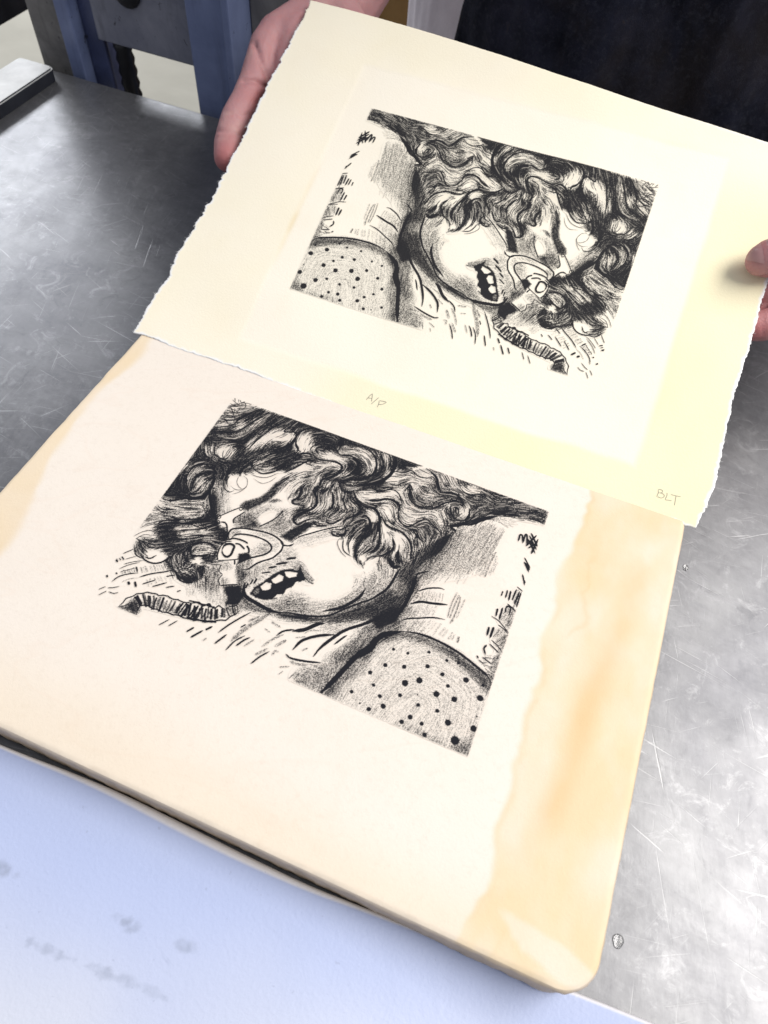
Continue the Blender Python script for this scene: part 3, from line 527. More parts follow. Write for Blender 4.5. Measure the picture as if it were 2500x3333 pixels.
X('J 1150 540 1225 555 1250 640 1335 620', 'J 1030 870 1080 860 1115 930 1210 860', 5, 18, .55); X('J 970 960 1045 1015 1140 1085 1215 1140', 'J 860 1115 960 1110 1100 1155 1200 1195', 6, 24, .55)
X('K 1000 720 930 950 860 1200', 'K 960 830 860 1100 800 1290', 9, 16, .6, .5)
X('K 640 1340 820 1310 K 720 1500 620 1700', 'K 720 1230 740 1400 790 1480 690 1640', 14, 16, .6, .6)
X('K 540 1560 480 1690 560 1800', 'K 680 1560 640 1750 640 1900', 10, 15, .6, .5)
P('K 840 1300 780 1520 700 1750 640 1960 600 1850 650 1650 740 1500 780 1330', .62, 4); P('K 890 850 950 700 1015 720 970 940', .35, 4); P('K 730 1110 820 940 950 1000 930 1100 860 1250 790 1150', .42, 5); P('K 650 1350 710 1230 830 1310 800 1480 700 1500', .42, 5); P('K 560 1790 640 1960 560 1860', .5, 3)
B_('B 300 690 600 635 900 640 1195 705', 'B 420 760 650 760 950 790 1120 890', 20, 15, .75, (1,1,.55,.8)); B_('B 250 770 450 750 650 780 800 850', 'B 200 830 380 800 560 860 660 920', 9, 13, .7, (1,.8,.5))
B_('H 380 630 420 680 460 720 510 775', 'H 340 700 380 760 430 810 500 850', 8, 12, .7); B_('H 990 700 1040 760 1000 900', 'H 1560 560 1540 800 1400 960', 30, 11, .55, (.3,1,.6))
B_('H 640 1110 850 1050 1000 950 1180 780', 'H 700 1260 950 1170 1200 1060 1450 900', 18, 14, .55); B_('F 950 1700 1250 1700 1500 1620 1659 1560', 'F 1150 1810 1350 1820 1550 1830 1659 1880', 16, 13, .5)
B_('G 100 1040 180 940 330 850 480 830', 'G 180 1100 240 1000 350 920 480 900', 7, 9, .6, (.6,1,.6)); B_('H 260 290 450 200 760 150', 'H 440 350 620 290 790 230', 7, 9, .42, (1,.7,.2))
B_('A 640 300 800 300 950 280', 'A 480 530 600 560 800 480', 14, 9, .7, (.6,1,.8)); B_('G 930 470 1100 480 1260 560 1320 720', 'G 960 540 1080 560 1200 650 1260 760', 11, 9, .6, (.7,.4,.3,.9)); B_('I 340 370 480 385 590 360 640 420', 'I 260 440 400 460 500 430 620 450', 7, 9, .7)
B_('I 460 840 560 830 700 890 900 870 1000 1000 1010 1170', 'I 450 960 520 1060 680 1010 800 980 900 1090 1000 1180', 14, 9, .62, (.8,.4,.7,.5,.9)); B_('I 0 690 180 660 340 640 440 760', 'I 0 740 160 710 300 710 420 800', 7, 8, .6, (.3,.5,.9)); B_('I 220 1080 320 1140 450 1190 540 1300', 'I 230 1180 300 1180 400 1220 500 1330', 6, 8, .5, (.9,.5,.7))
B_('A 930 850 1040 740 1200 640 1380 560', 'A 1120 880 1250 760 1420 740 1500 600', 16, 9, .6, (1,.35,.15,.9)); B_('G 280 480 290 330 380 220 520 200', 'G 440 480 470 400 520 330 600 300', 9, 10, .6, (.9,.25,.2,1)); B_('A 420 990 430 880 500 820 620 820', 'A 600 1010 650 920 660 860 700 820', 9, 9, .55, (1,.3,.9))
B_('J 640 320 560 560 430 800', 'J 690 420 640 540 500 740', 8, 14, .6); B_('H 700 1290 1000 1200 1300 1060 1600 900', 'H 700 1370 1100 1340 1400 1230 1659 1130', 16, 14, .55)
B_('H 1130 1420 1040 1600 860 1760', 'H 1500 1380 1330 1520 1180 1800', 16, 15, .45, (.8,1,.5)); B_('D 420 300 560 380 600 620', 'D 950 120 860 360 640 640', 14, 14, .4, (.5,1,1))
B_('F 350 120 365 300 400 520', 'F 520 140 540 300 520 470', 12, 10, .4, (.8,.8,.5)); B_('I 1000 1240 900 1450 J 760 160', 'I 1120 1150 1050 1330 J 900 60', 10, 16, .45)
# --- hose
top = 'E 350 1560 400 1500 480 1430 560 1400 640 1370 750 1360 850 1370 900 1400 960 1390 1040 1420 1120 1450 1200 1470 1300 1500 1420 1490 1500 1520 1580 1530 1640 1570 F 80 1690 170 1690 250 1740 330 1720 400 1770 470 1750 560 1790'
bot = 'E 600 1660 640 1580 670 1540 740 1555 860 1600 950 1630 1060 1660 1180 1690 1300 1730 1420 1750 1560 1770 1659 1760 F 60 1915 150 1940 280 1970 400 1960 550 1950 640 1900 740 1840'
P('E 360 1560 480 1440 640 1380 850 1380 1040 1430 1300 1510 1580 1540 F 80 1700 330 1730 540 1780 620 1870 550 1940 280 1960 60 1910 E 1560 1765 1180 1685 860 1600 670 1540 600 1655', 0, 2, 'set', smooth=False)
P('E 400 1570 560 1450 640 1480 850 1470 1040 1530 1300 1610 1580 1650 F 80 1800 330 1830 540 1860 600 1890 280 1930 60 1890 E 1560 1740 1180 1660 860 1580 670 1530 600 1640', .5, 4, smooth=False)
P('E 360 1575 470 1530 560 1440 620 1480 650 1580 600 1660', .8, 3)
L(top, 15, .95, (.1,.1), flow=False, wig=2.2); L(bot, 16, .95, (.1,.1), flow=False, wig=-2.2)
L('E 350 1572 450 1620 600 1662', 18, .95, flow=False); L('E 360 1560 440 1540 520 1500', 12, .9, flow=False)
X('E 560 1430 640 1400 760 1400 900 1430', 'E 640 1545 690 1535 760 1555 850 1590', 8, 24, .98, .12, False)
X('E 900 1430 1050 1470 1180 1500 1350 1540', 'E 850 1590 960 1615 1090 1640 1230 1685', 9, 25, .98, .12, False)
X('E 1350 1540 1500 1560 1640 1610', 'E 1250 1690 1400 1715 1560 1735', 6, 25, .98, .12, False)
X('F 20 1740 120 1750 250 1790 350 1780 480 1800 570 1800', 'F -10 1860 60 1880 160 1900 290 1925 440 1925 570 1890', 13, 25, .98, .12, False)
P('F 560 1750 700 1745 770 1660 785 1760 745 1840 640 1890 590 1850', .55, 5); X('F 560 1770 640 1750 720 1720', 'F 600 1890 660 1880 740 1840', 5, 20, .9, .1, False); L('F 560 1790 620 1760 700 1745 770 1660', 12, .9, flow=False)
P('F 880 1010 1000 930 1130 930 1150 1000 1050 1055 900 1080', .26, 8); P('F 600 840 640 760 700 740 760 770 660 800', .35, 4); P('F 960 740 1150 800 1270 880 1290 950 1200 870 1050 800', .25, 5)
# --- dots of the pillow
D('C 65 85 380 80 580 190 655 345 1130 335 255 600 145 765 300 855 510 680', 33); D('C 900 265 270 270 75 305 500 455 740 525 1090 510 655 840 1000 920 30 830 D 1440 825', 42); D('C 750 1080', 52)
D('C 640 0 800 30 340 1005 D 1015 630 1245 865 J 335 1300 530 1355 815 1340 225 1515 C 10 470 D 1265 370 1310 540 1395 690', 29); D('C 245 465 1045 755 D 1125 785 J 555 1195 955 1280', 14)
# --- flow field, streaks and crayon grain
fp, fd = np.vstack(flow_p), np.vstack(flow_d)
cx, cy = np.arange(0, NX+16, 12), np.arange(0, NY+16, 12)
CX, CY = np.meshgrid(cx, cy); cc, ss = np.zeros(CX.shape), np.zeros(CX.shape)
ang = 2*np.arctan2(fd[:,1], fd[:,0])
for r in range(CX.shape[0]):
    d2 = (CX[r][:,None]-fp[:,0])**2 + (CY[r][:,None]-fp[:,1])**2
    wgt = np.exp(-d2/(2*9.**2)) + .02*np.exp(-d2/(2*30.**2)) + 1e-9
    cc[r] = wgt@np.cos(ang); ss[r] = wgt@np.sin(ang)
def up(c):
    x, y = np.arange(NX)/12., np.arange(NY)/12.; xi, yi = x.astype(int), y.astype(int); fx, fy = x-xi, (y-yi)[:,None]
    g = c[:, xi]*(1-fx)+c[:, xi+1]*fx
    return g[yi]*(1-fy)+g[yi+1]*fy
nn = np.hypot(cc, ss)+1e-12
th = .5*np.arctan2(up(ss/nn), up(cc/nn)); vx, vy = np.cos(th), np.sin(th)
noise = ink_rng.random((NY, NX)); lic = noise.copy(); GX, GY = np.meshgrid(np.arange(NX, dtype=float), np.arange(NY, dtype=float))
for sg in (1, -1):
    px, py, dx, dy = GX.copy(), GY.copy(), vx*sg, vy*sg
    for k in range(13):
        px = np.clip(px+dx, 0, NX-1); py = np.clip(py+dy, 0, NY-1)
        xi, yi = px.astype(int), py.astype(int); lic += noise[yi, xi]
        nx, ny = vx[yi, xi], vy[yi, xi]; fl = np.sign(nx*dx+ny*dy); fl[fl == 0] = 1; dx, dy = nx*fl, ny*fl
lic = (lic-lic.mean())/lic.std()
g = ink_rng.random((NY, NX)); g = g + .45*(np.roll(g,1,0) + np.roll(g,1,1)); g = (g-g.mean())/g.std()
hair = np.zeros((NY, NX))
sl, m = poly_mask(pts('A 600 250 800 230 1659 500 I 300 80 1659 580 B 1250 690 1120 900 500 780 0 890 I 1180 1160 800 1330 600 1600 H 1540 620 1150 600 1000 300 850 190 G 740 1600 500 1510 200 1400 180 1150 60 1000 A 1380 1150 760 1240 560 1430 F 345 200 430 590 580 870 440 1130 E 1500 1240 1150 1200 560 760 820 500 500 200'), 8)
hair[sl] = m
kl = .60 + .22*hair; kg = np.sqrt(1-kl*kl)
thr = 1/(1+np.exp(-1.702*(kl*lic+kg*g)))                  # uniform 0..1
def sm(x): x = np.clip(x, 0, 1); return x*x*(3-2*x)
wid = 1.05-.55*hair
t2 = tone + (.35-.31*hair)*sm((tone-.84)/.1)
soft = sm((t2-thr)/wid+.5)*np.clip(tone*7-.1,0,1)
soft = soft*(1-.22*(1-hair)) + np.clip(t2,0,1)*.22*(1-hair)
hard = np.where(crisp > .02, sm((crisp*1.12 - .55*(1/(1+np.exp(-1.7*g))))/.5+.02), 0)*np.clip(crisp*1.3,0,1)
# single hairs, dark and spared, that follow the flow
def strands(n, steps, want):
    out = np.zeros((NY, NX)); x = ink_rng.uniform(2, NX-3, n*6); y = ink_rng.uniform(2, NY-3, n*6)
    ok = (hair[y.astype(int), x.astype(int)] > .6) & want(tone[y.astype(int), x.astype(int)]); x, y = x[ok][:n], y[ok][:n]
    sg = ink_rng.choice([-1, 1], len(x)); dx, dy = vx[y.astype(int), x.astype(int)]*sg, vy[y.astype(int), x.astype(int)]*sg; qs, al = [], []
    ln = ink_rng.uniform(.45, 1, len(x))*steps
    for k in range(steps):
        qs.append(np.stack([x, y], 1)); al.append(np.clip(np.minimum(k/6, (ln-k)/10), 0, 1))
        x, y = np.clip(x+dx*.9, 0, NX-1), np.clip(y+dy*.9, 0, NY-1); xi, yi = x.astype(int), y.astype(int)
        fl = np.sign(vx[yi,xi]*dx+vy[yi,xi]*dy); fl[fl == 0] = 1; dx, dy = vx[yi,xi]*fl, vy[yi,xi]*fl
    q, al = np.vstack(qs), np.concatenate(al); g_ = al > .02
    stamp(out, q[g_], .35+.75*al[g_], al[g_]); return out
dark_h = strands(1700, 46, lambda t: (t > .12)); light_h = strands(480, 42, lambda t: (t > .35) & (t < .93))
ink = 1-(1-soft)*(1-hard)
ink = 1-(1-ink)*(1-.85*dark_h)
ink = ink*(1-.5*light_h*(1-.8*hard))
ink = 1-(1-ink)**1.45; ink[tone+crisp < .015] = 0
yy, xx = np.mgrid[0:NY, 0:NX]
edge = np.minimum.reduce([xx-PADC+.5, NX-PADC-xx-.5, yy-PADC+.5, NY-PADC-yy-.5])
ink *= np.clip(edge+.5+1.6*(noise-.5), 0, 1)

# ---------------------------------------------------------------- the setting: floor, press bed
tag(link('floor', bm_mesh('floor', box_bm(-4, 4, -2.5, 5, -.80, -.75)), M_floor), 'beige concrete workshop floor below the press', kind='structure')
bm = box_bm(-.362, 1.2, -1.0, .2845, -.022, 0, .0025, 3)
tag(link('press_bed', bm_mesh('press_bed', bm), M_bed, smooth=False), 'scratched grey metal bed of the printing press', kind='structure')

# ---------------------------------------------------------------- press parts behind the bed
bar = bmesh.new()
x0, x1, y0, y1, r = -.352, -.3175, -.7, .2715, .005
out = [(x0, y0), (x1, y0)] + [(x1-r+r*math.cos(a), y1-r+r*math.sin(a)) for a in np.linspace(0, math.pi/2, 6)] + [(x0+r+r*math.cos(a), y1-r+r*math.sin(a)) for a in np.linspace(math.pi/2, math.pi, 6)]
f = bar.faces.new([bar.verts.new((x, y, .0004)) for x, y in out]); g = bmesh.ops.extrude_face_region(bar, geom=[f])
for v in g['geom']:
    if isinstance(v, bmesh.types.BMVert): v.co.z = .0105
bmesh.ops.recalc_face_normals(bar, faces=bar.faces[:])
bmesh.ops.bevel(bar, geom=[e for e in bar.edges if all(v.co.z > .01 for v in e.verts)], offset=.0012, segments=2, affect='EDGES')
bar.normal_update()
for f in bar.faces: f.material_index = 1 if abs(f.normal.z) < .3 else 0  # upright sides take the darker material, the top the pale one
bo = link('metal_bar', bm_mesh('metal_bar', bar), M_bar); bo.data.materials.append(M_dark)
tag(bo, 'pale worn metal bar with rounded end on the left edge of the press bed', 'bar')
fr = empty('press_frame', (-.25, .31, -.75))
def part(name, dims, mat, parent, bev=.0012): return link(name, bm_mesh(name, box_bm(*dims, bev)), mat, parent)
part('post', (-.352, -.3205, .296, .350, -.75, .42), M_grey, fr); part('flange', (-.3202, -.3065, .2925, .352, -.75, .42), M_blue, fr)
part('web', (-.3062, -.2885, .304, .309, -.75, .42), M_web_shade, fr)
part('crossbeam', (-.2902, -.1985, .300, .322, .0262, .22), M_slate, fr)
part('post', (-.1982, -.1655, .295, .352, -.75, .42), M_blue, fr); part('flange', (-.1652, -.1585, .2915, .356, -.75, .42), M_blue, fr)
part('backing_plate', (-.1582, -.118, .322, .350, -.75, .42), M_grey, fr)
# threaded rod, thick with black grease
rod = bmesh.new(); ring = None; nz = 150; zs = np.linspace(-.70, .0262, nz)
for i, z in enumerate(zs):
    rr = .0072 + .0009*math.sin(z*2*math.pi/.0095) + random.Random(i).uniform(-.0003, .0003)
    cur = [rod.verts.new((-.2755+rr*math.cos(a), .311+rr*math.sin(a), z)) for a in np.linspace(0, 2*math.pi, 14, endpoint=False)]
    if ring:
        for k in range(14): rod.faces.new((ring[k], ring[(k+1) % 14], cur[(k+1) % 14], cur[k]))
    else: rod.faces.new(cur[::-1])
    ring = cur
rod.faces.new(ring)
link('threaded_rod', bm_mesh('threaded_rod', rod), M_grease, fr, True)
kb = bmesh.new(); bmesh.ops.create_uvsphere(kb, u_segments=20, v_segments=10, radius=.0125)
for v in kb.verts: v.co = (v.co.x-.2515, v.co.y*.45+.2985, v.co.z+.0695)
link('knob', bm_mesh('knob', kb), M_grease, fr, True)
tag(fr, 'blue painted steel frame of the press standing behind the bed', 'press')
tag(link('steel_plate', bm_mesh('steel_plate', box_bm(-.70, -.396, .302, .62, .012, .030, .0015)), M_dark), 'dark blue black steel plate at the upper left corner above the metal bar', 'plate')
tag(link('dark_cabinet', bm_mesh('dark_cabinet', box_bm(-.30, .06, .80, 1.15, -.75, .20, .004)), M_dark), 'black cabinet in the gap between blue post and hand', 'cabinet')
tag(link('wooden_board', bm_mesh('wooden_board', box_bm(-.165, .03, .60, .63, -.75, .16, .002)), M_wood), 'brown wooden board glimpsed between bare wrist and pale shirt', 'board')

# ---------------------------------------------------------------- the stone
sx0, sx1, sy0, sy1 = -.0699, .2388, -.1897, .066
def stone_attrs(x, y):
    n1 = vnoise(x*60+3, y*60+5, 11, 4)
    bx = .1905 + .0050*vnoise(y*30+2, x*0+.5, 21, 4) + .0020*n1
    st = sstep(-.0012, .0022, x-bx)*(.76+.42*vnoise(x*60, y*34, 31, 4))
    lf = sstep(-.0540+.003*n1, -.0590, x+.007*vnoise(y*16, x*0, 41, 2))*(.72+.3*vnoise(x*30, y*30, 42, 3))
    fr_ = sstep(-.158+.012*vnoise(x*9, y*9, 51, 2), -.188, y)*.42
    cl = .7*sstep(.004, .0, np.hypot((x-.222)*.4, (y+.181+.25*(x-.222))*1.7)-.005+.005*n1)          # paler rub near the corner
    st = np.clip(np.maximum.reduce([st*(1-.75*cl), lf, fr_*.8]), 0, 1)
    ax = .2105+.004*vnoise(y*18+7, x*0, 61, 2)+(y+.1)*.10
    dp = np.exp(-((x-ax)/.0055)**2)*sstep(-.165, -.135, y)*(.22+.40*vnoise(x*18, y*26+4, 62, 3))*sstep(.188, .196, x)
    dp = dp + .38*np.exp(-((x-bx-.0014)/.0011)**2)*sstep(.2, 1, .5+.5*n1) + .25*np.exp(-((x-bx-.012-.004*n1)/.0010)**2)*sstep(-.02, .3, vnoise(x*20, y*30, 63, 2))
    return np.clip(st, 0, 1), np.clip(dp, 0, .8)
st = empty('lithographic_stone', (.0845, -.062, 0))
# top: grid squeezed into a rounded rectangle, then rim and side rings
NXs, NYs, rc = 330, 280, .0135
def corner_pull(U, Vv):
    """map a square grid to the rounded rectangle"""
    hx, hy = (sx1-sx0)/2, (sy1-sy0)/2; X_, Y_ = U*hx, Vv*hy
    dx, dy = np.abs(X_)-(hx-rc), np.abs(Y_)-(hy-rc); both = (dx > 0) & (dy > 0)
    m = np.maximum(dx, dy); d = np.hypot(dx, dy)+1e-9; k = np.where(both, m/d, 1)
    return (sx0+sx1)/2+np.where(both, np.sign(X_)*((hx-rc)+dx*k), X_), (sy0+sy1)/2+np.where(both, np.sign(Y_)*((hy-rc)+dy*k), Y_)
U, Vv = np.meshgrid(np.linspace(-1, 1, NXs), np.linspace(-1, 1, NYs))
gx, gy = corner_pull(U, Vv)
s_, d_ = stone_attrs(gx, gy)
edge_d = np.minimum.reduce([(1-np.abs(U))*(sx1-sx0)/2, (1-np.abs(Vv))*(sy1-sy0)/2])
gz = STONE_T - .0006*sstep(.0013, 0, edge_d)*(1+.5*vnoise(gx*150, gy*150, 71, 2)) + .00006*vnoise(gx*60, gy*60, 72, 2)
me_top = grid_mesh('slab', np.stack([gx, gy, gz], -1), dict(stain=s_, deep=d_))
# sides as a strip round the border
per = np.concatenate([np.stack([gx[0,:], gy[0,:], gz[0,:]], -1), np.stack([gx[1:,-1], gy[1:,-1], gz[1:,-1]], -1), np.stack([gx[-1,-2::-1], gy[-1,-2::-1], gz[-1,-2::-1]], -1), np.stack([gx[-2::-1,0], gy[-2::-1,0], gz[-2::-1,0]], -1)])
rows = []; cxs, cys = (sx0+sx1)/2, (sy0+sy1)/2
nrm = np.gradient(per[:,:2], axis=0); nrm = np.stack([nrm[:,1], -nrm[:,0]], -1); nrm /= np.linalg.norm(nrm, axis=1)[:,None]+1e-12
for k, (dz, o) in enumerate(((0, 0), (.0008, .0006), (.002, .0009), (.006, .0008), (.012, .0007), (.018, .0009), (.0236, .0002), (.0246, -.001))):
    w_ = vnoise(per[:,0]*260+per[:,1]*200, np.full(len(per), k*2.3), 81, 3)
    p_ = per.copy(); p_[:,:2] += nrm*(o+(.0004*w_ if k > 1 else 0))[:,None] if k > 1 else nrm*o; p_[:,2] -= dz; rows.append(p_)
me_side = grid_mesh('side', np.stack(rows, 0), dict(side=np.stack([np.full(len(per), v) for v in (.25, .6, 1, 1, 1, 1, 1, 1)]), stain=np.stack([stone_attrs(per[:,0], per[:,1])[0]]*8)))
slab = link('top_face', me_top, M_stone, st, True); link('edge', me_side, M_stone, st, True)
tag(st, 'cream limestone slab with the first drawing and ochre stain lying on the press bed', 'stone')

# ---------------------------------------------------------------- ink on the stone: a fine relief sheet of crayon marks
def ink_cells(ink):
    keep = ink > .004
    return keep[:-1,:-1] | keep[1:,:-1] | keep[:-1,1:] | keep[1:,1:]
cu, cv = np.meshgrid((np.arange(NX)-PADC)/GW*DRW, -(np.arange(NY)-PADC)/GH*DRH)
V_ = np.stack([cu, cv, np.full(cu.shape, STONE_T+.00014)], -1)[::-1]
a_, b_ = stone_attrs(cu[::-1], cv[::-1])
tag(link('drawing', grid_mesh('drawing', V_, dict(ink=ink[::-1], stain=a_, deep=b_), ink_cells(ink[::-1])), M_stone, st), 'black crayon drawing of a sleeping face in a breathing mask with curly hair')

# ---------------------------------------------------------------- the print on torn paper
pr = empty('print_on_paper', tuple((PR_O+PR_R@np.array([.085, -.19, 0])).tolist()))
left = np.array([(-0.075, -0.1815), (-0.0723, -0.1459), (-0.0708, -0.1132), (-0.0676, -0.0614), (-0.067, -0.0081), (-0.0667, 0.0287), (-0.0671, 0.0665)])
bottom = np.array([(-0.075, -0.1815), (-0.026, -0.1825), (0.0073, -0.1831), (0.0287, -0.1839), (0.0784, -0.1861), (0.1142, -0.1868), (0.172, -0.1883), (0.2015, -0.1885), (0.2440, -0.1868)])
right = np.array([(0.2440, -0.1868), (0.2471, -0.1636), (0.2454, -0.1241), (0.2441, -0.0985), (0.2446, -0.0855), (0.2445, -0.0639), (0.2444, -0.041), (.243, .0435)])
top_ = np.array([(-0.0671, 0.0665), (-0.0157, 0.0633), (0.0624, 0.0577), (0.1364, 0.0512), (0.206, 0.0469), (.243, .0435)])
PNX, PNY = 430, 340
def resample(p, n):
    s = np.concatenate([[0], np.cumsum(np.hypot(*np.diff(p, axis=0).T))]); t = np.linspace(0, s[-1], n); return np.stack([np.interp(t, s, p[:,k]) for k in (0,1)], -1)
cb, ct, cl_, cr = resample(bottom, PNX), resample(top_, PNX), resample(left, PNY), resample(right, PNY)
def tear(n, seed, amp, freq):
    t = np.linspace(0, 1, n); z = np.zeros(n)
    w_ = vnoise(t*freq*.37, z+.3, seed, 2)*amp*.7 + vnoise(t*freq*1.13, z+.9, seed+5, 2)*amp*.45 + vnoise(t*freq*3.1, z+.7, seed+3, 3)*amp*.45 + np.random.default_rng(seed).normal(0, amp*.16, n)
    w_ = w_ + amp*1.3*np.clip(vnoise(t*freq*.9, z+.2, seed+9, 3)-.45, 0, 1)*np.sign(np.sin(t*freq*2.1))
    return w_*sstep(0, .02, t)*sstep(1, .98, t)
cb = cb + np.stack([np.zeros(PNX), tear(PNX, 101, .0010, 26)], -1); ct = ct + np.stack([np.zeros(PNX), tear(PNX, 111, .0002, 12)], -1)
cl_ = cl_ + np.stack([tear(PNY, 121, .0017, 34), np.zeros(PNY)], -1); cr = cr + np.stack([tear(PNY, 131, .0009, 34), np.zeros(PNY)], -1)
# parameters crowd towards the borders so the tear stays in the rim
s1 = np.linspace(0, 1, PNX)[None, :, None]; t1 = np.linspace(0, 1, PNY)[:, None, None]
coons = (1-t1)*cb[None] + t1*ct[None] + (1-s1)*cl_[:,None] + s1*cr[:,None] - ((1-s1)*(1-t1)*cb[0] + s1*(1-t1)*cb[-1] + (1-s1)*t1*ct[0] + s1*t1*ct[-1])
smooth_b, smooth_t, smooth_l, smooth_r = resample(bottom, PNX), resample(top_, PNX), resample(left, PNY), resample(right, PNY)
coons0 = (1-t1)*smooth_b[None] + t1*smooth_t[None] + (1-s1)*smooth_l[:,None] + s1*smooth_r[:,None] - ((1-s1)*(1-t1)*smooth_b[0] + s1*(1-t1)*smooth_b[-1] + (1-s1)*t1*smooth_t[0] + s1*t1*smooth_t[-1])
es = np.minimum(np.minimum(s1, 1-s1)*.315, np.minimum(t1, 1-t1)*.245)
coons = coons0 + (coons-coons0)*sstep(.012, 0, es)
lx, ly = coons[...,0], coons[...,1]; ed = es[...,0]
def paper_z(x, y):
    """gentle buckle of the sheet, plus the flat plate mark pressed into it"""
    z = .0016*vnoise(x*11+2, y*11+4, 141, 2)*sstep(-.182, -.13, y) + .0022*sstep(.03, .07, y)*np.sin((x+.05)*17)
    pm = sstep(-.0016, .0016, np.minimum.reduce([x+.0155, .2075-x, y+.1655, .0285-y]))
    return z - .00014*pm
tint_c = np.minimum.reduce([lx+.0155+.001*vnoise(ly*40, lx*0, 151, 2), .2075-lx+.001*vnoise(ly*40, lx*0+3, 152, 2), ly+.1655+.001*vnoise(lx*40, ly*0, 153, 2), .0285-ly+.001*vnoise(lx*40, ly*0+4, 154, 2)])
def tint_of(x, y):
    m = np.minimum.reduce([x+.0155, .2075-x, y+.1655, .0285-y]) + .0012*vnoise(x*40, y*40, 155, 2)
    return sstep(.0020, -.0022, m)*(.22+.16*vnoise(x*20, y*20, 156, 3) + .62*np.maximum(sstep(.12, .21, x)*sstep(.04, -.02, y), sstep(.02, .10, x)*sstep(-.14, -.165, y)))
tint = np.clip(tint_of(lx, ly), 0, 1)
spot = np.exp(-((lx+.0150)/.0016)**2)*sstep(-.125, -.10, ly)*sstep(-.035, -.06, ly)*(.25+.45*np.clip(vnoise(lx*60, ly*45, 161, 3), 0, 1))
spot = spot + .05*np.clip(vnoise(lx*70, ly*70, 162, 3), 0, 1)
fray = sstep(.0018, .0004, ed + .0006*vnoise(lx*300, ly*300, 171, 2))*sstep(.055, .035, ly)
L3 = np.stack([lx, ly, paper_z(lx, ly)], -1)
Wp = PR_O + L3 @ PR_R.T
sh = link('sheet', grid_mesh('sheet', Wp, dict(tint=tint, spot=np.clip(spot, 0, 1), fray=fray)), M_paper, pr, True)
so = sh.modifiers.new('thickness', 'SOLIDIFY'); so.thickness = .00045; so.offset = -1
mu, mv = DRW-cu, cv
L3 = np.stack([mu, mv, paper_z(mu, mv)+.00014], -1); Wd = PR_O + L3 @ PR_R.T
tag(link('printed_image', grid_mesh('printed_image', Wd, dict(ink=ink*.985, tint=np.zeros(ink.shape)), ink_cells(ink)), M_paper, pr), 'black printed mirror image of the drawing on the stone')
def pencil(name, strokes, origin, sc, w, label):
    bm = bmesh.new()
    for s in strokes:
        p = np.array([print_local((origin[0]+x*sc, origin[1]+y*sc))[:2] for x, y in s]); q = spline(p*1e4)/1e4 if len(p) > 2 else np.array([p[0]+(p[1]-p[0])*t for t in np.linspace(0, 1, 8)])
        q = resample(q, max(6, int(len(q)*.5)) if len(q) < 60 else 40)
        T = np.gradient(q, axis=0); T /= np.linalg.norm(T, axis=1)[:,None]+1e-12; N_ = np.stack([-T[:,1], T[:,0]], -1)
        prev = None
        for i in range(len(q)):
            ww = w*(.6+.4*math.sin(i*1.7+len(q)))*(.5+.5*min(1, i/2, (len(q)-1-i)/2+.3))
            vs = []
            for sg in (-1, 1):
                c = q[i]+N_[i]*ww*sg*.5; z = float(paper_z(np.array([c[0]]), np.array([c[1]]))[0])+.00016
                vs.append(bm.verts.new((PR_O+PR_R@np.array([c[0], c[1], z])).tolist()))
            if prev: bm.faces.new((prev[0], vs[0], vs[1], prev[1]))
            prev = vs
    return tag(link(name, bm_mesh(name, bm), M_pencil, pr), label)
pencil('edition_note', [[(315,578),(400,465),(480,380),(585,300)], [(585,300),(580,420),(545,655)], [(390,485),(555,508)], [(878,468),(700,620),(530,768)], [(900,605),(870,760),(800,910)], [(900,610),(1080,640),(1190,670),(1190,705),(1060,765),(950,785),(850,775)]], (1170,1260), .07233, .00045, 'pencil letters A/P below the printed image')
pencil('signature', [[(340,255),(345,340),(315,420),(290,480)], [(335,245),(380,235),(460,260),(492,305),(460,345),(390,355),(345,350)], [(390,355),(470,370),(540,430),(530,490),(450,530),(390,515),(315,480)], [(632,345),(640,430),(600,520),(580,560),(600,590),(700,605),(795,618)], [(765,405),(900,445),(1100,485)], [(940,455),(915,620),(885,780)]], (2110,1570), .09644, .00038, 'faint pencil letters BLT in the corner')
fb = bmesh.new(); rgf = np.random.default_rng(5)
for side, cnt in ((cl_, 170), (cr, 110), (cb, 120)):
    for k in range(cnt):
        i = int(rgf.integers(2, len(side)-2)); p = side[i]; out_ = np.array([-1, 0]) if side is cl_ else np.array([1, 0]) if side is cr else np.array([0, -1])
        d0 = out_ + rgf.normal(0, .9, 2); d0 = d0/np.linalg.norm(d0); ln = rgf.uniform(.0004, .0017); bend = rgf.normal(0, .7); w0 = rgf.uniform(.00004, .00009); prev = None
        for t in np.linspace(0, 1, 5):
            ang_ = bend*t; dd = np.array([d0[0]*math.cos(ang_)-d0[1]*math.sin(ang_), d0[0]*math.sin(ang_)+d0[1]*math.cos(ang_)]); c = p - out_*.0003 + dd*ln*t; nn_ = np.array([-dd[1], dd[0]])*w0*(1-.6*t)
            vs = [fb.verts.new((PR_O+PR_R@np.array([*(c+nn_*sg), -.0002+rgf.uniform(-.0001, .0001)])).tolist()) for sg in (-1, 1)]
            if prev: fb.faces.new((prev[0], vs[0], vs[1], prev[1]))
            prev = vs
fo = link('loose_fibres', bm_mesh('loose_fibres', fb), M_fibre, pr); fo['kind'] = 'stuff'
tag(pr, 'torn cream paper sheet with the mirrored print held above the stone', 'print')

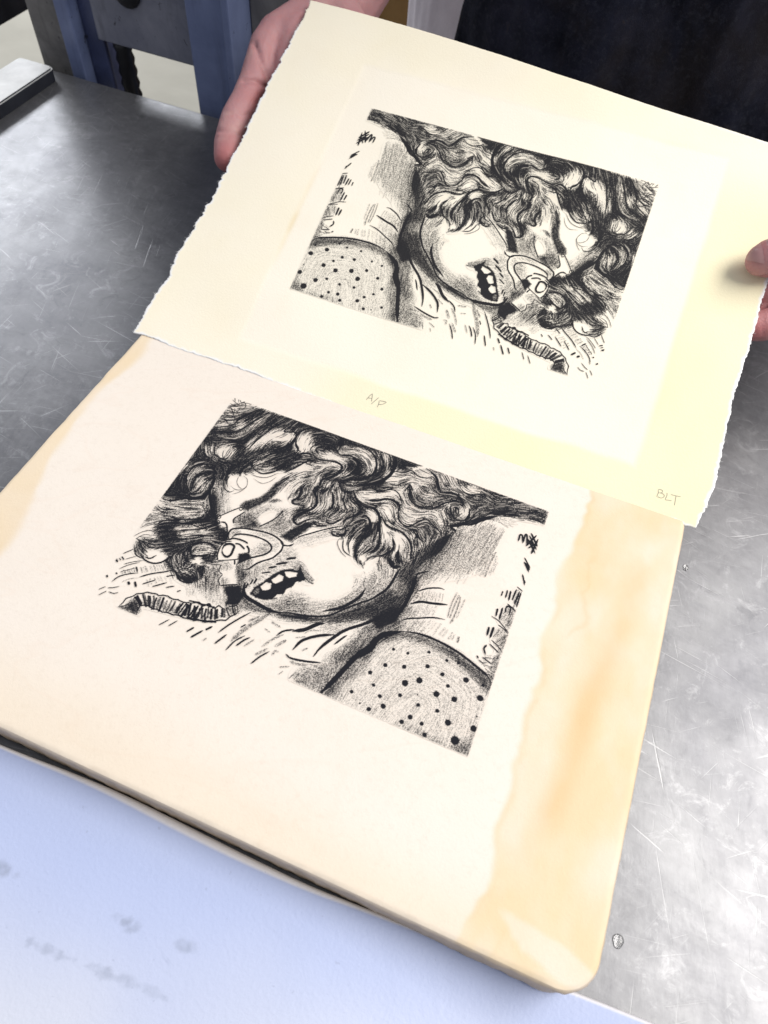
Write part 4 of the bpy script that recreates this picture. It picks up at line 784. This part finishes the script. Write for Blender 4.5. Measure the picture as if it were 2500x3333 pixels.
# ---------------------------------------------------------------- pale blue card along the front of the stone
ex = np.array([-.5, -.2, -.0022, .040, .0907, .123, .1466, .1651, .1835, .2102, .236, .2645, .40, .7]); ey = np.array([-.1975, -.1962, -.1953, -.1932, -.1951, -.1947, -.1935, -.1909, -.1903, -.1888, -.1869, -.1853, -.178, -.162])
xs_ = np.linspace(-.14, .5, 800); ye = np.interp(xs_, ex, ey); ker = np.ones(51)/51; ye = np.convolve(np.pad(ye, 25, mode='edge'), ker, 'valid')
dn = np.concatenate([[-.0013, -.0012, -.0008, -.0002, .0006], np.linspace(.0016, .17, 230)])
up_ = np.exp(-((xs_-.06)/.09)**2); lipw = .8+1.9*np.exp(-((xs_-.085)/.055)**2)
Xg = np.repeat(xs_[None], len(dn), 0); Dg = np.repeat(dn[:,None], len(xs_), 1)
Yg = ye[None]-np.where(Dg < 0, Dg*lipw[None], Dg)
htop = .003+(.0055+.0022*up_[None]*np.exp(-np.clip(Dg, 0, 1)/.05))*sstep(.235, .14, Xg)
Zg = htop - np.array([.0034, .0016, .0007, .00015, 0] + [0]*230)[:,None]*(.6+.4*lipw[None]) + .0003*vnoise(Xg*14, Yg*14, 181, 2)
Zg = np.maximum(Zg, .0012)
def seg(px, a, b, w):
    a, b = photo_to_plane(a, .005)[:2], photo_to_plane(b, .005)[:2]; d = b-a; t = np.clip(((Xg-a[0])*d[0]+(Yg-a[1])*d[1])/(d@d), 0, 1)
    r_ = np.hypot(Xg-a[0]-t*d[0], Yg-a[1]-t*d[1]) + .0016*vnoise(Xg*330, Yg*330, px, 3); return sstep(w, w*.2, r_)*np.clip(.8+.6*vnoise(Xg*500, Yg*500, px+1, 2), 0, 1.2)
mark = np.maximum.reduce([seg(191, (0,2815), (30,2835), .0032)*.5, seg(192, (70,2855), (85,2862), .0014)*.3, seg(193, (375,2985), (390,2988), .0018)*.4, seg(194, (410,3000), (450,3018), .0022)*.45, seg(195, (600,3075), (635,3095), .0024)*.35, seg(196, (110,3070), (330,3160), .0012)*.3, seg(197, (330,3160), (480,3215), .0022)*.35, seg(198, (480,3215), (560,3260), .0014)*.25])
front_light = np.clip(sstep(-.205, -.262, Yg - .10*(Xg-.10) + .012*vnoise(Xg*12+1, Yg*12, 201, 3))*(.85+.2*vnoise(Xg*20, Yg*20, 202, 2)), 0, 1)  # light on the near part of the card, painted as paler colour
lip = sstep(.0004, -.0004, Dg)*np.clip(lipw[None], 0, 1)
me = grid_mesh('card', np.stack([Xg, Yg, Zg], -1)[::-1], dict(mark=mark[::-1], front_light=front_light[::-1], lip=lip[::-1]))
cardo = link('card', me, M_sheet, None, True); m_ = cardo.modifiers.new('thickness', 'SOLIDIFY'); m_.thickness = .001; m_.offset = -1
tag(cardo, 'pale blue card with grey smears lying in front of the stone', 'card')

# ---------------------------------------------------------------- water drops on the bed
for px, rr, lab in (((2012, 3064), .0026, 'small water drop on the metal bed near the rounded stone corner'), ((2232, 1848), .0019, 'tiny water drop on the metal bed under the torn paper corner')):
    p = photo_to_plane(px, 0); bm = bmesh.new(); bmesh.ops.create_uvsphere(bm, u_segments=20, v_segments=12, radius=1)
    for v in bm.verts: v.co = (v.co.x*rr*.8*(1+.12*math.sin(3*math.atan2(v.co.y, v.co.x))), v.co.y*rr, max(v.co.z, -.05)*rr*.32)
    o = link('water_drop', bm_mesh('water_drop', bm), M_drop, None, True); o.location = (p[0], p[1], .0003); tag(o, lab, 'water drop', 'water drops on the bed')

# ---------------------------------------------------------------- the person holding the print
pe = empty('person', (.15, .50, -.75))
bod = bmesh.new()
def blob(p, q, r1, r2, seg=14):
    """tapered capsule from p to q"""
    p, q = Vector(p), Vector(q); d = q-p; Ld = d.length; z = d.normalized() if Ld > 1e-6 else Vector((0,0,1))
    rot = z.to_track_quat('Z', 'Y').to_matrix(); prof = [(-r1*math.cos(a), r1*math.sin(a)) for a in np.linspace(0, math.pi/2, 6)] + [(Ld+r2*math.sin(a), r2*math.cos(a)) for a in np.linspace(0, math.pi/2, 6)]
    ring = None; first = bod.verts.new(p + rot@Vector((0, 0, prof[0][0])))
    for h, r in prof[1:-1]:
        cur = [bod.verts.new(p + rot@Vector((r*math.cos(a), r*math.sin(a), h))) for a in np.linspace(0, 2*math.pi, seg, endpoint=False)]
        for k in range(seg):
            if ring: bod.faces.new((ring[k], ring[(k+1) % seg], cur[(k+1) % seg], cur[k]))
            else: bod.faces.new((first, cur[(k+1) % seg], cur[k]))
        ring = cur
    last = bod.verts.new(p + rot@Vector((0, 0, prof[-1][0])))
    for k in range(seg): bod.faces.new((ring[k], ring[(k+1) % seg], last))
def on_ray(px, off):
    """where the sight line of a pixel meets the plane lying off above (or below) the sheet"""
    d = photo_ray(px); n = PR_R[:,2]; return CAM + d*(((PR_O+n*off-CAM)@n)/(d@n))
def chain(js):
    P3 = [(on_ray(j[0], j[1] if j[1] > 0 or j[0][0] > 2650 else -max(-j[1], j[2]+.0022)), j[2]) for j in js]
    for (a, ra), (b, rb) in zip(P3, P3[1:]): blob(a.tolist(), b.tolist(), ra, rb)
    return P3
# hand at the left edge: forefinger along the torn edge, the others under the sheet
chain([((741,514), -.0110, .0085), ((744,470), -.0115, .0091), ((752,430), -.0113, .0088), ((769,385), -.0118, .0095), ((800,325), -.0120, .0091), ((828,265), -.0125, .0096), ((848,205), -.0130, .0101), ((872,150), -.0150, .0117), ((906,120), -.0175, .0138), ((985,75), -.020, .0148), ((1050,60), -.025, .019)])
chain([((906,120), -.0175, .0138), ((965,135), -.021, .0175), ((1050,80), -.026, .0205)])
chain([((880,500), -.0105, .0078), ((905,420), -.0125, .0088), ((930,320), -.0135, .0092), ((945,210), -.016, .0115), ((980,130), -.022, .018), ((1080,60), -.028, .022)])
chain([((985,450), -.0105, .0076), ((1005,360), -.0125, .0086), ((1015,280), -.0135, .0090), ((1020,200), -.016, .0115), ((1040,120), -.024, .018), ((1080,55), -.03, .021)])
chain([((1085,390), -.0100, .0068), ((1100,320), -.0115, .0076), ((1100,250), -.0125, .0082), ((1085,170), -.016, .0110), ((1090,110), -.024, .017), ((1090,50), -.030, .021)])
chain([((1190,250), -.0115, .0085), ((1180,180), -.0140, .0098), ((1150,110), -.0190, .0130), ((1090,60), -.027, .0190)])
wrist = chain([((1040,70), -.028, .021), ((1085,50), -.031, .0225), ((1125,20), -.036, .0225), ((1180,-70), -.050, .0235)])
blob(wrist[-1][0].tolist(), (-.085, .40, .225), .0235, .036); blob((-.085, .40, .225), (-.03, .52, .47), .038, .048)
# hand at the right edge: thumb on top, fingers under the sheet
thumb = chain([((2482,846), .0092, .0086), ((2508,840), .0104, .0102), ((2560,828), .0130, .0098), ((2640,812), .0140, .0120), ((2730,835), .006, .0155), ((2800,880), -.006, .020)])
chain([((2446,948), -.0100, .0080), ((2492,938), -.0108, .0088), ((2560,926), -.0135, .0088), ((2650,912), -.0160, .0102), ((2760,890), -.0180, .0130), ((2840,880), -.012, .021)])
chain([((2428,1058), -.0100, .0086), ((2478,1052), -.0112, .0100), ((2560,1036), -.0140, .0096), ((2650,1012), -.0170, .0106), ((2770,960), -.0190, .0135), ((2850,910), -.014, .021)])
chain([((2440,868), -.0098, .0080), ((2560,850), -.0140, .0092), ((2680,840), -.0185, .0105), ((2800,850), -.018, .016)])
chain([((2450,790), -.0095, .0072), ((2560,775), -.0135, .0082), ((2680,780), -.0180, .0098), ((2800,820), -.018, .015)])
w2 = chain([((2800,880), -.010, .0215), ((2900,850), -.010, .0235), ((3010,800), -.008, .0245)])
blob(w2[-1][0].tolist(), (.47, .40, .24), .0245, .037); blob((.47, .40, .24), (.335, .52, .47), .038, .048)
# trunk under the clothes
for z0, z1, rx in ((-.20, .0, .098), (.0, .25, .10), (.25, .47, .095)):
    for dx in (-.09, 0, .09): blob((.15+dx, .505, z0), (.15+dx, .505, z1), rx, rx, 20)
blob((.0, .52, .46), (.30, .52, .46), .055, .055, 18); blob((.15, .52, .46), (.15, .52, .60), .055, .05, 18)
raw = link('body', bm_mesh('body', bod), None, None)
rm = raw.modifiers.new('skin_over', 'REMESH'); rm.mode = 'VOXEL'; rm.voxel_size = .0015; rm.use_smooth_shade = True
sm_ = raw.modifiers.new('soften', 'SMOOTH'); sm_.factor = .6; sm_.iterations = 4
dg = bpy.context.evaluated_depsgraph_get(); nm = bpy.data.meshes.new_from_object(raw.evaluated_get(dg)); nm.name = 'body'
old = raw.data; bpy.data.objects.remove(raw); bpy.data.meshes.remove(old)
vc = np.empty(len(nm.vertices)*3, np.float32); nm.vertices.foreach_get('co', vc); vc = vc.reshape(-1, 3)
fl = np.zeros(len(vc))
for c, r_ in ((on_print((725,505), -.006), .016), (on_print((850,290), -.008), .010), (on_print((2460,1050), -.008), .016), (on_print((2470,950), -.008), .012), (on_print((2470,850), .012), .010)):
    fl = np.maximum(fl, np.exp(-(np.linalg.norm(vc-c, axis=1)/r_)**2))
at = nm.attributes.new('flush', 'FLOAT', 'POINT'); at.data.foreach_set('value', (fl*.85).astype(np.float32))
# creases of the finger joints and the palm
nv = np.empty(len(nm.vertices)*3, np.float32); nm.vertices.foreach_get('normal', nv); nv = nv.reshape(-1, 3)
rel = (vc-CAM)@CROT; pxs = np.stack([1250-FPX*rel[:,0]/rel[:,2], 1666.5+FPX*rel[:,1]/rel[:,2]], -1)
facing = np.einsum('ij,ij->i', nv, CAM-vc) > 0
def crease(q, w, depth):
    """a fold of the skin along a line seen in the photograph"""
    q = np.array(q, float); q = np.vstack([q[i]+(q[i+1]-q[i])*t for i in range(len(q)-1) for t in np.linspace(0, 1, 14)[:,None]])
    near = np.where(facing & (np.abs(pxs-q.mean(0)).max(1) < 120) & (rel[:,2] > -.6))[0]
    dd = np.linalg.norm(pxs[near][:,None]-q[None], axis=2).min(1); vc[near] -= nv[near]*(depth*np.exp(-(dd/w)**2))[:,None]
crease([(828,140),(850,195),(884,268)], 9, .0026); crease([(792,262),(830,260),(872,284)], 8, .0022); crease([(708,424),(750,428),(785,440)], 8, .0010); crease([(702,446),(745,444)], 6, .0006); crease([(735,360),(775,372),(812,372)], 9, .0005); crease([(2425,1004),(2465,996),(2505,986)], 8, .0034); crease([(2475,905),(2505,900)], 7, .0015); crease([(2480,1020),(2484,1090)], 5, .0004)
crease([(900,110),(885,170),(890,230)], 10, .0008)
nm.vertices.foreach_set('co', vc.ravel()); nm.update()
body = link('body', nm, M_skin, pe, True)
# thumb nail
tn = bmesh.new(); A_, B2, C2 = (thumb[k][0] for k in range(3)); rA, rB, rC = (thumb[k][1] for k in range(3)); lab, lbc = np.linalg.norm(B2-A_), np.linalg.norm(C2-B2)
prev = None
for i, s_n in enumerate(np.linspace(-.0078, .0150, 15)):
    rowv = []; t = i/14
    if s_n < lab: ax = (B2-A_)/lab; c = A_+ax*s_n; r_ = math.sqrt(max(rA*rA-s_n*s_n, 1e-7)) if s_n < 0 else rA+(rB-rA)*s_n/lab
    else: ax = (C2-B2)/lbc; c = B2+ax*(s_n-lab); r_ = rB+(rC-rB)*(s_n-lab)/lbc
    upv = PR_R[:,2]-ax*(PR_R[:,2]@ax); upv /= np.linalg.norm(upv); sd = np.cross(ax, upv)
    hw = .82*min(1, math.sqrt(min(1, t*2.6+.02)))*(1 if t < .8 else math.sqrt(max(.05, 1-((t-.8)/.2)**2)))
    for a in np.linspace(-1, 1, 11): rowv.append(tn.verts.new((c + (upv*math.cos(a*hw) + sd*math.sin(a*hw))*(r_+.00025)).tolist()))
    if prev:
        for k in range(10): tn.faces.new((prev[k], prev[k+1], rowv[k+1], rowv[k]))
    prev = rowv
M_nail = mat_simple('thumb_nail', (0.40, 0.215, 0.215), (0.46, 0.26, 0.255), 120, .3, 0, .05, .0002, .5)
link('thumbnail', bm_mesh('thumbnail', tn), M_nail, pe, True)
# shirt and apron
def wrap(name, a, b, t0, t1, z0, z1, mat, folds, seed, n=(150, 110)):
    th_, zz = np.meshgrid(np.linspace(t0, t1, n[0]), np.linspace(z0, z1, n[1])); f_ = 1+folds*vnoise(th_*3.2, zz*4, seed, 3)+folds*.35*vnoise(th_*11, zz*9, seed+5, 2)
    V2 = np.stack([.15+a*np.sin(th_)*f_, .505-b*np.cos(th_)*f_, zz], -1); o = link(name, grid_mesh(name, V2), mat, pe, True); s = o.modifiers.new('thickness', 'SOLIDIFY'); s.thickness = .0022; s.offset = -1; return o
wrap('shirt', .240, .121, -math.pi, math.pi, -.22, .50, M_shirt, .018, 301, (260, 110))
wrap('apron', .217, .136, -1.17, 1.17, -.42, .40, M_apron, .05, 311)
wrap('apron_binding', .2185, .138, -1.26, -1.13, -.42, .40, M_hem, .05, 311, (14, 110))
tag(pe, 'person in pale shirt and ink stained dark apron holding the print with both hands', 'person')
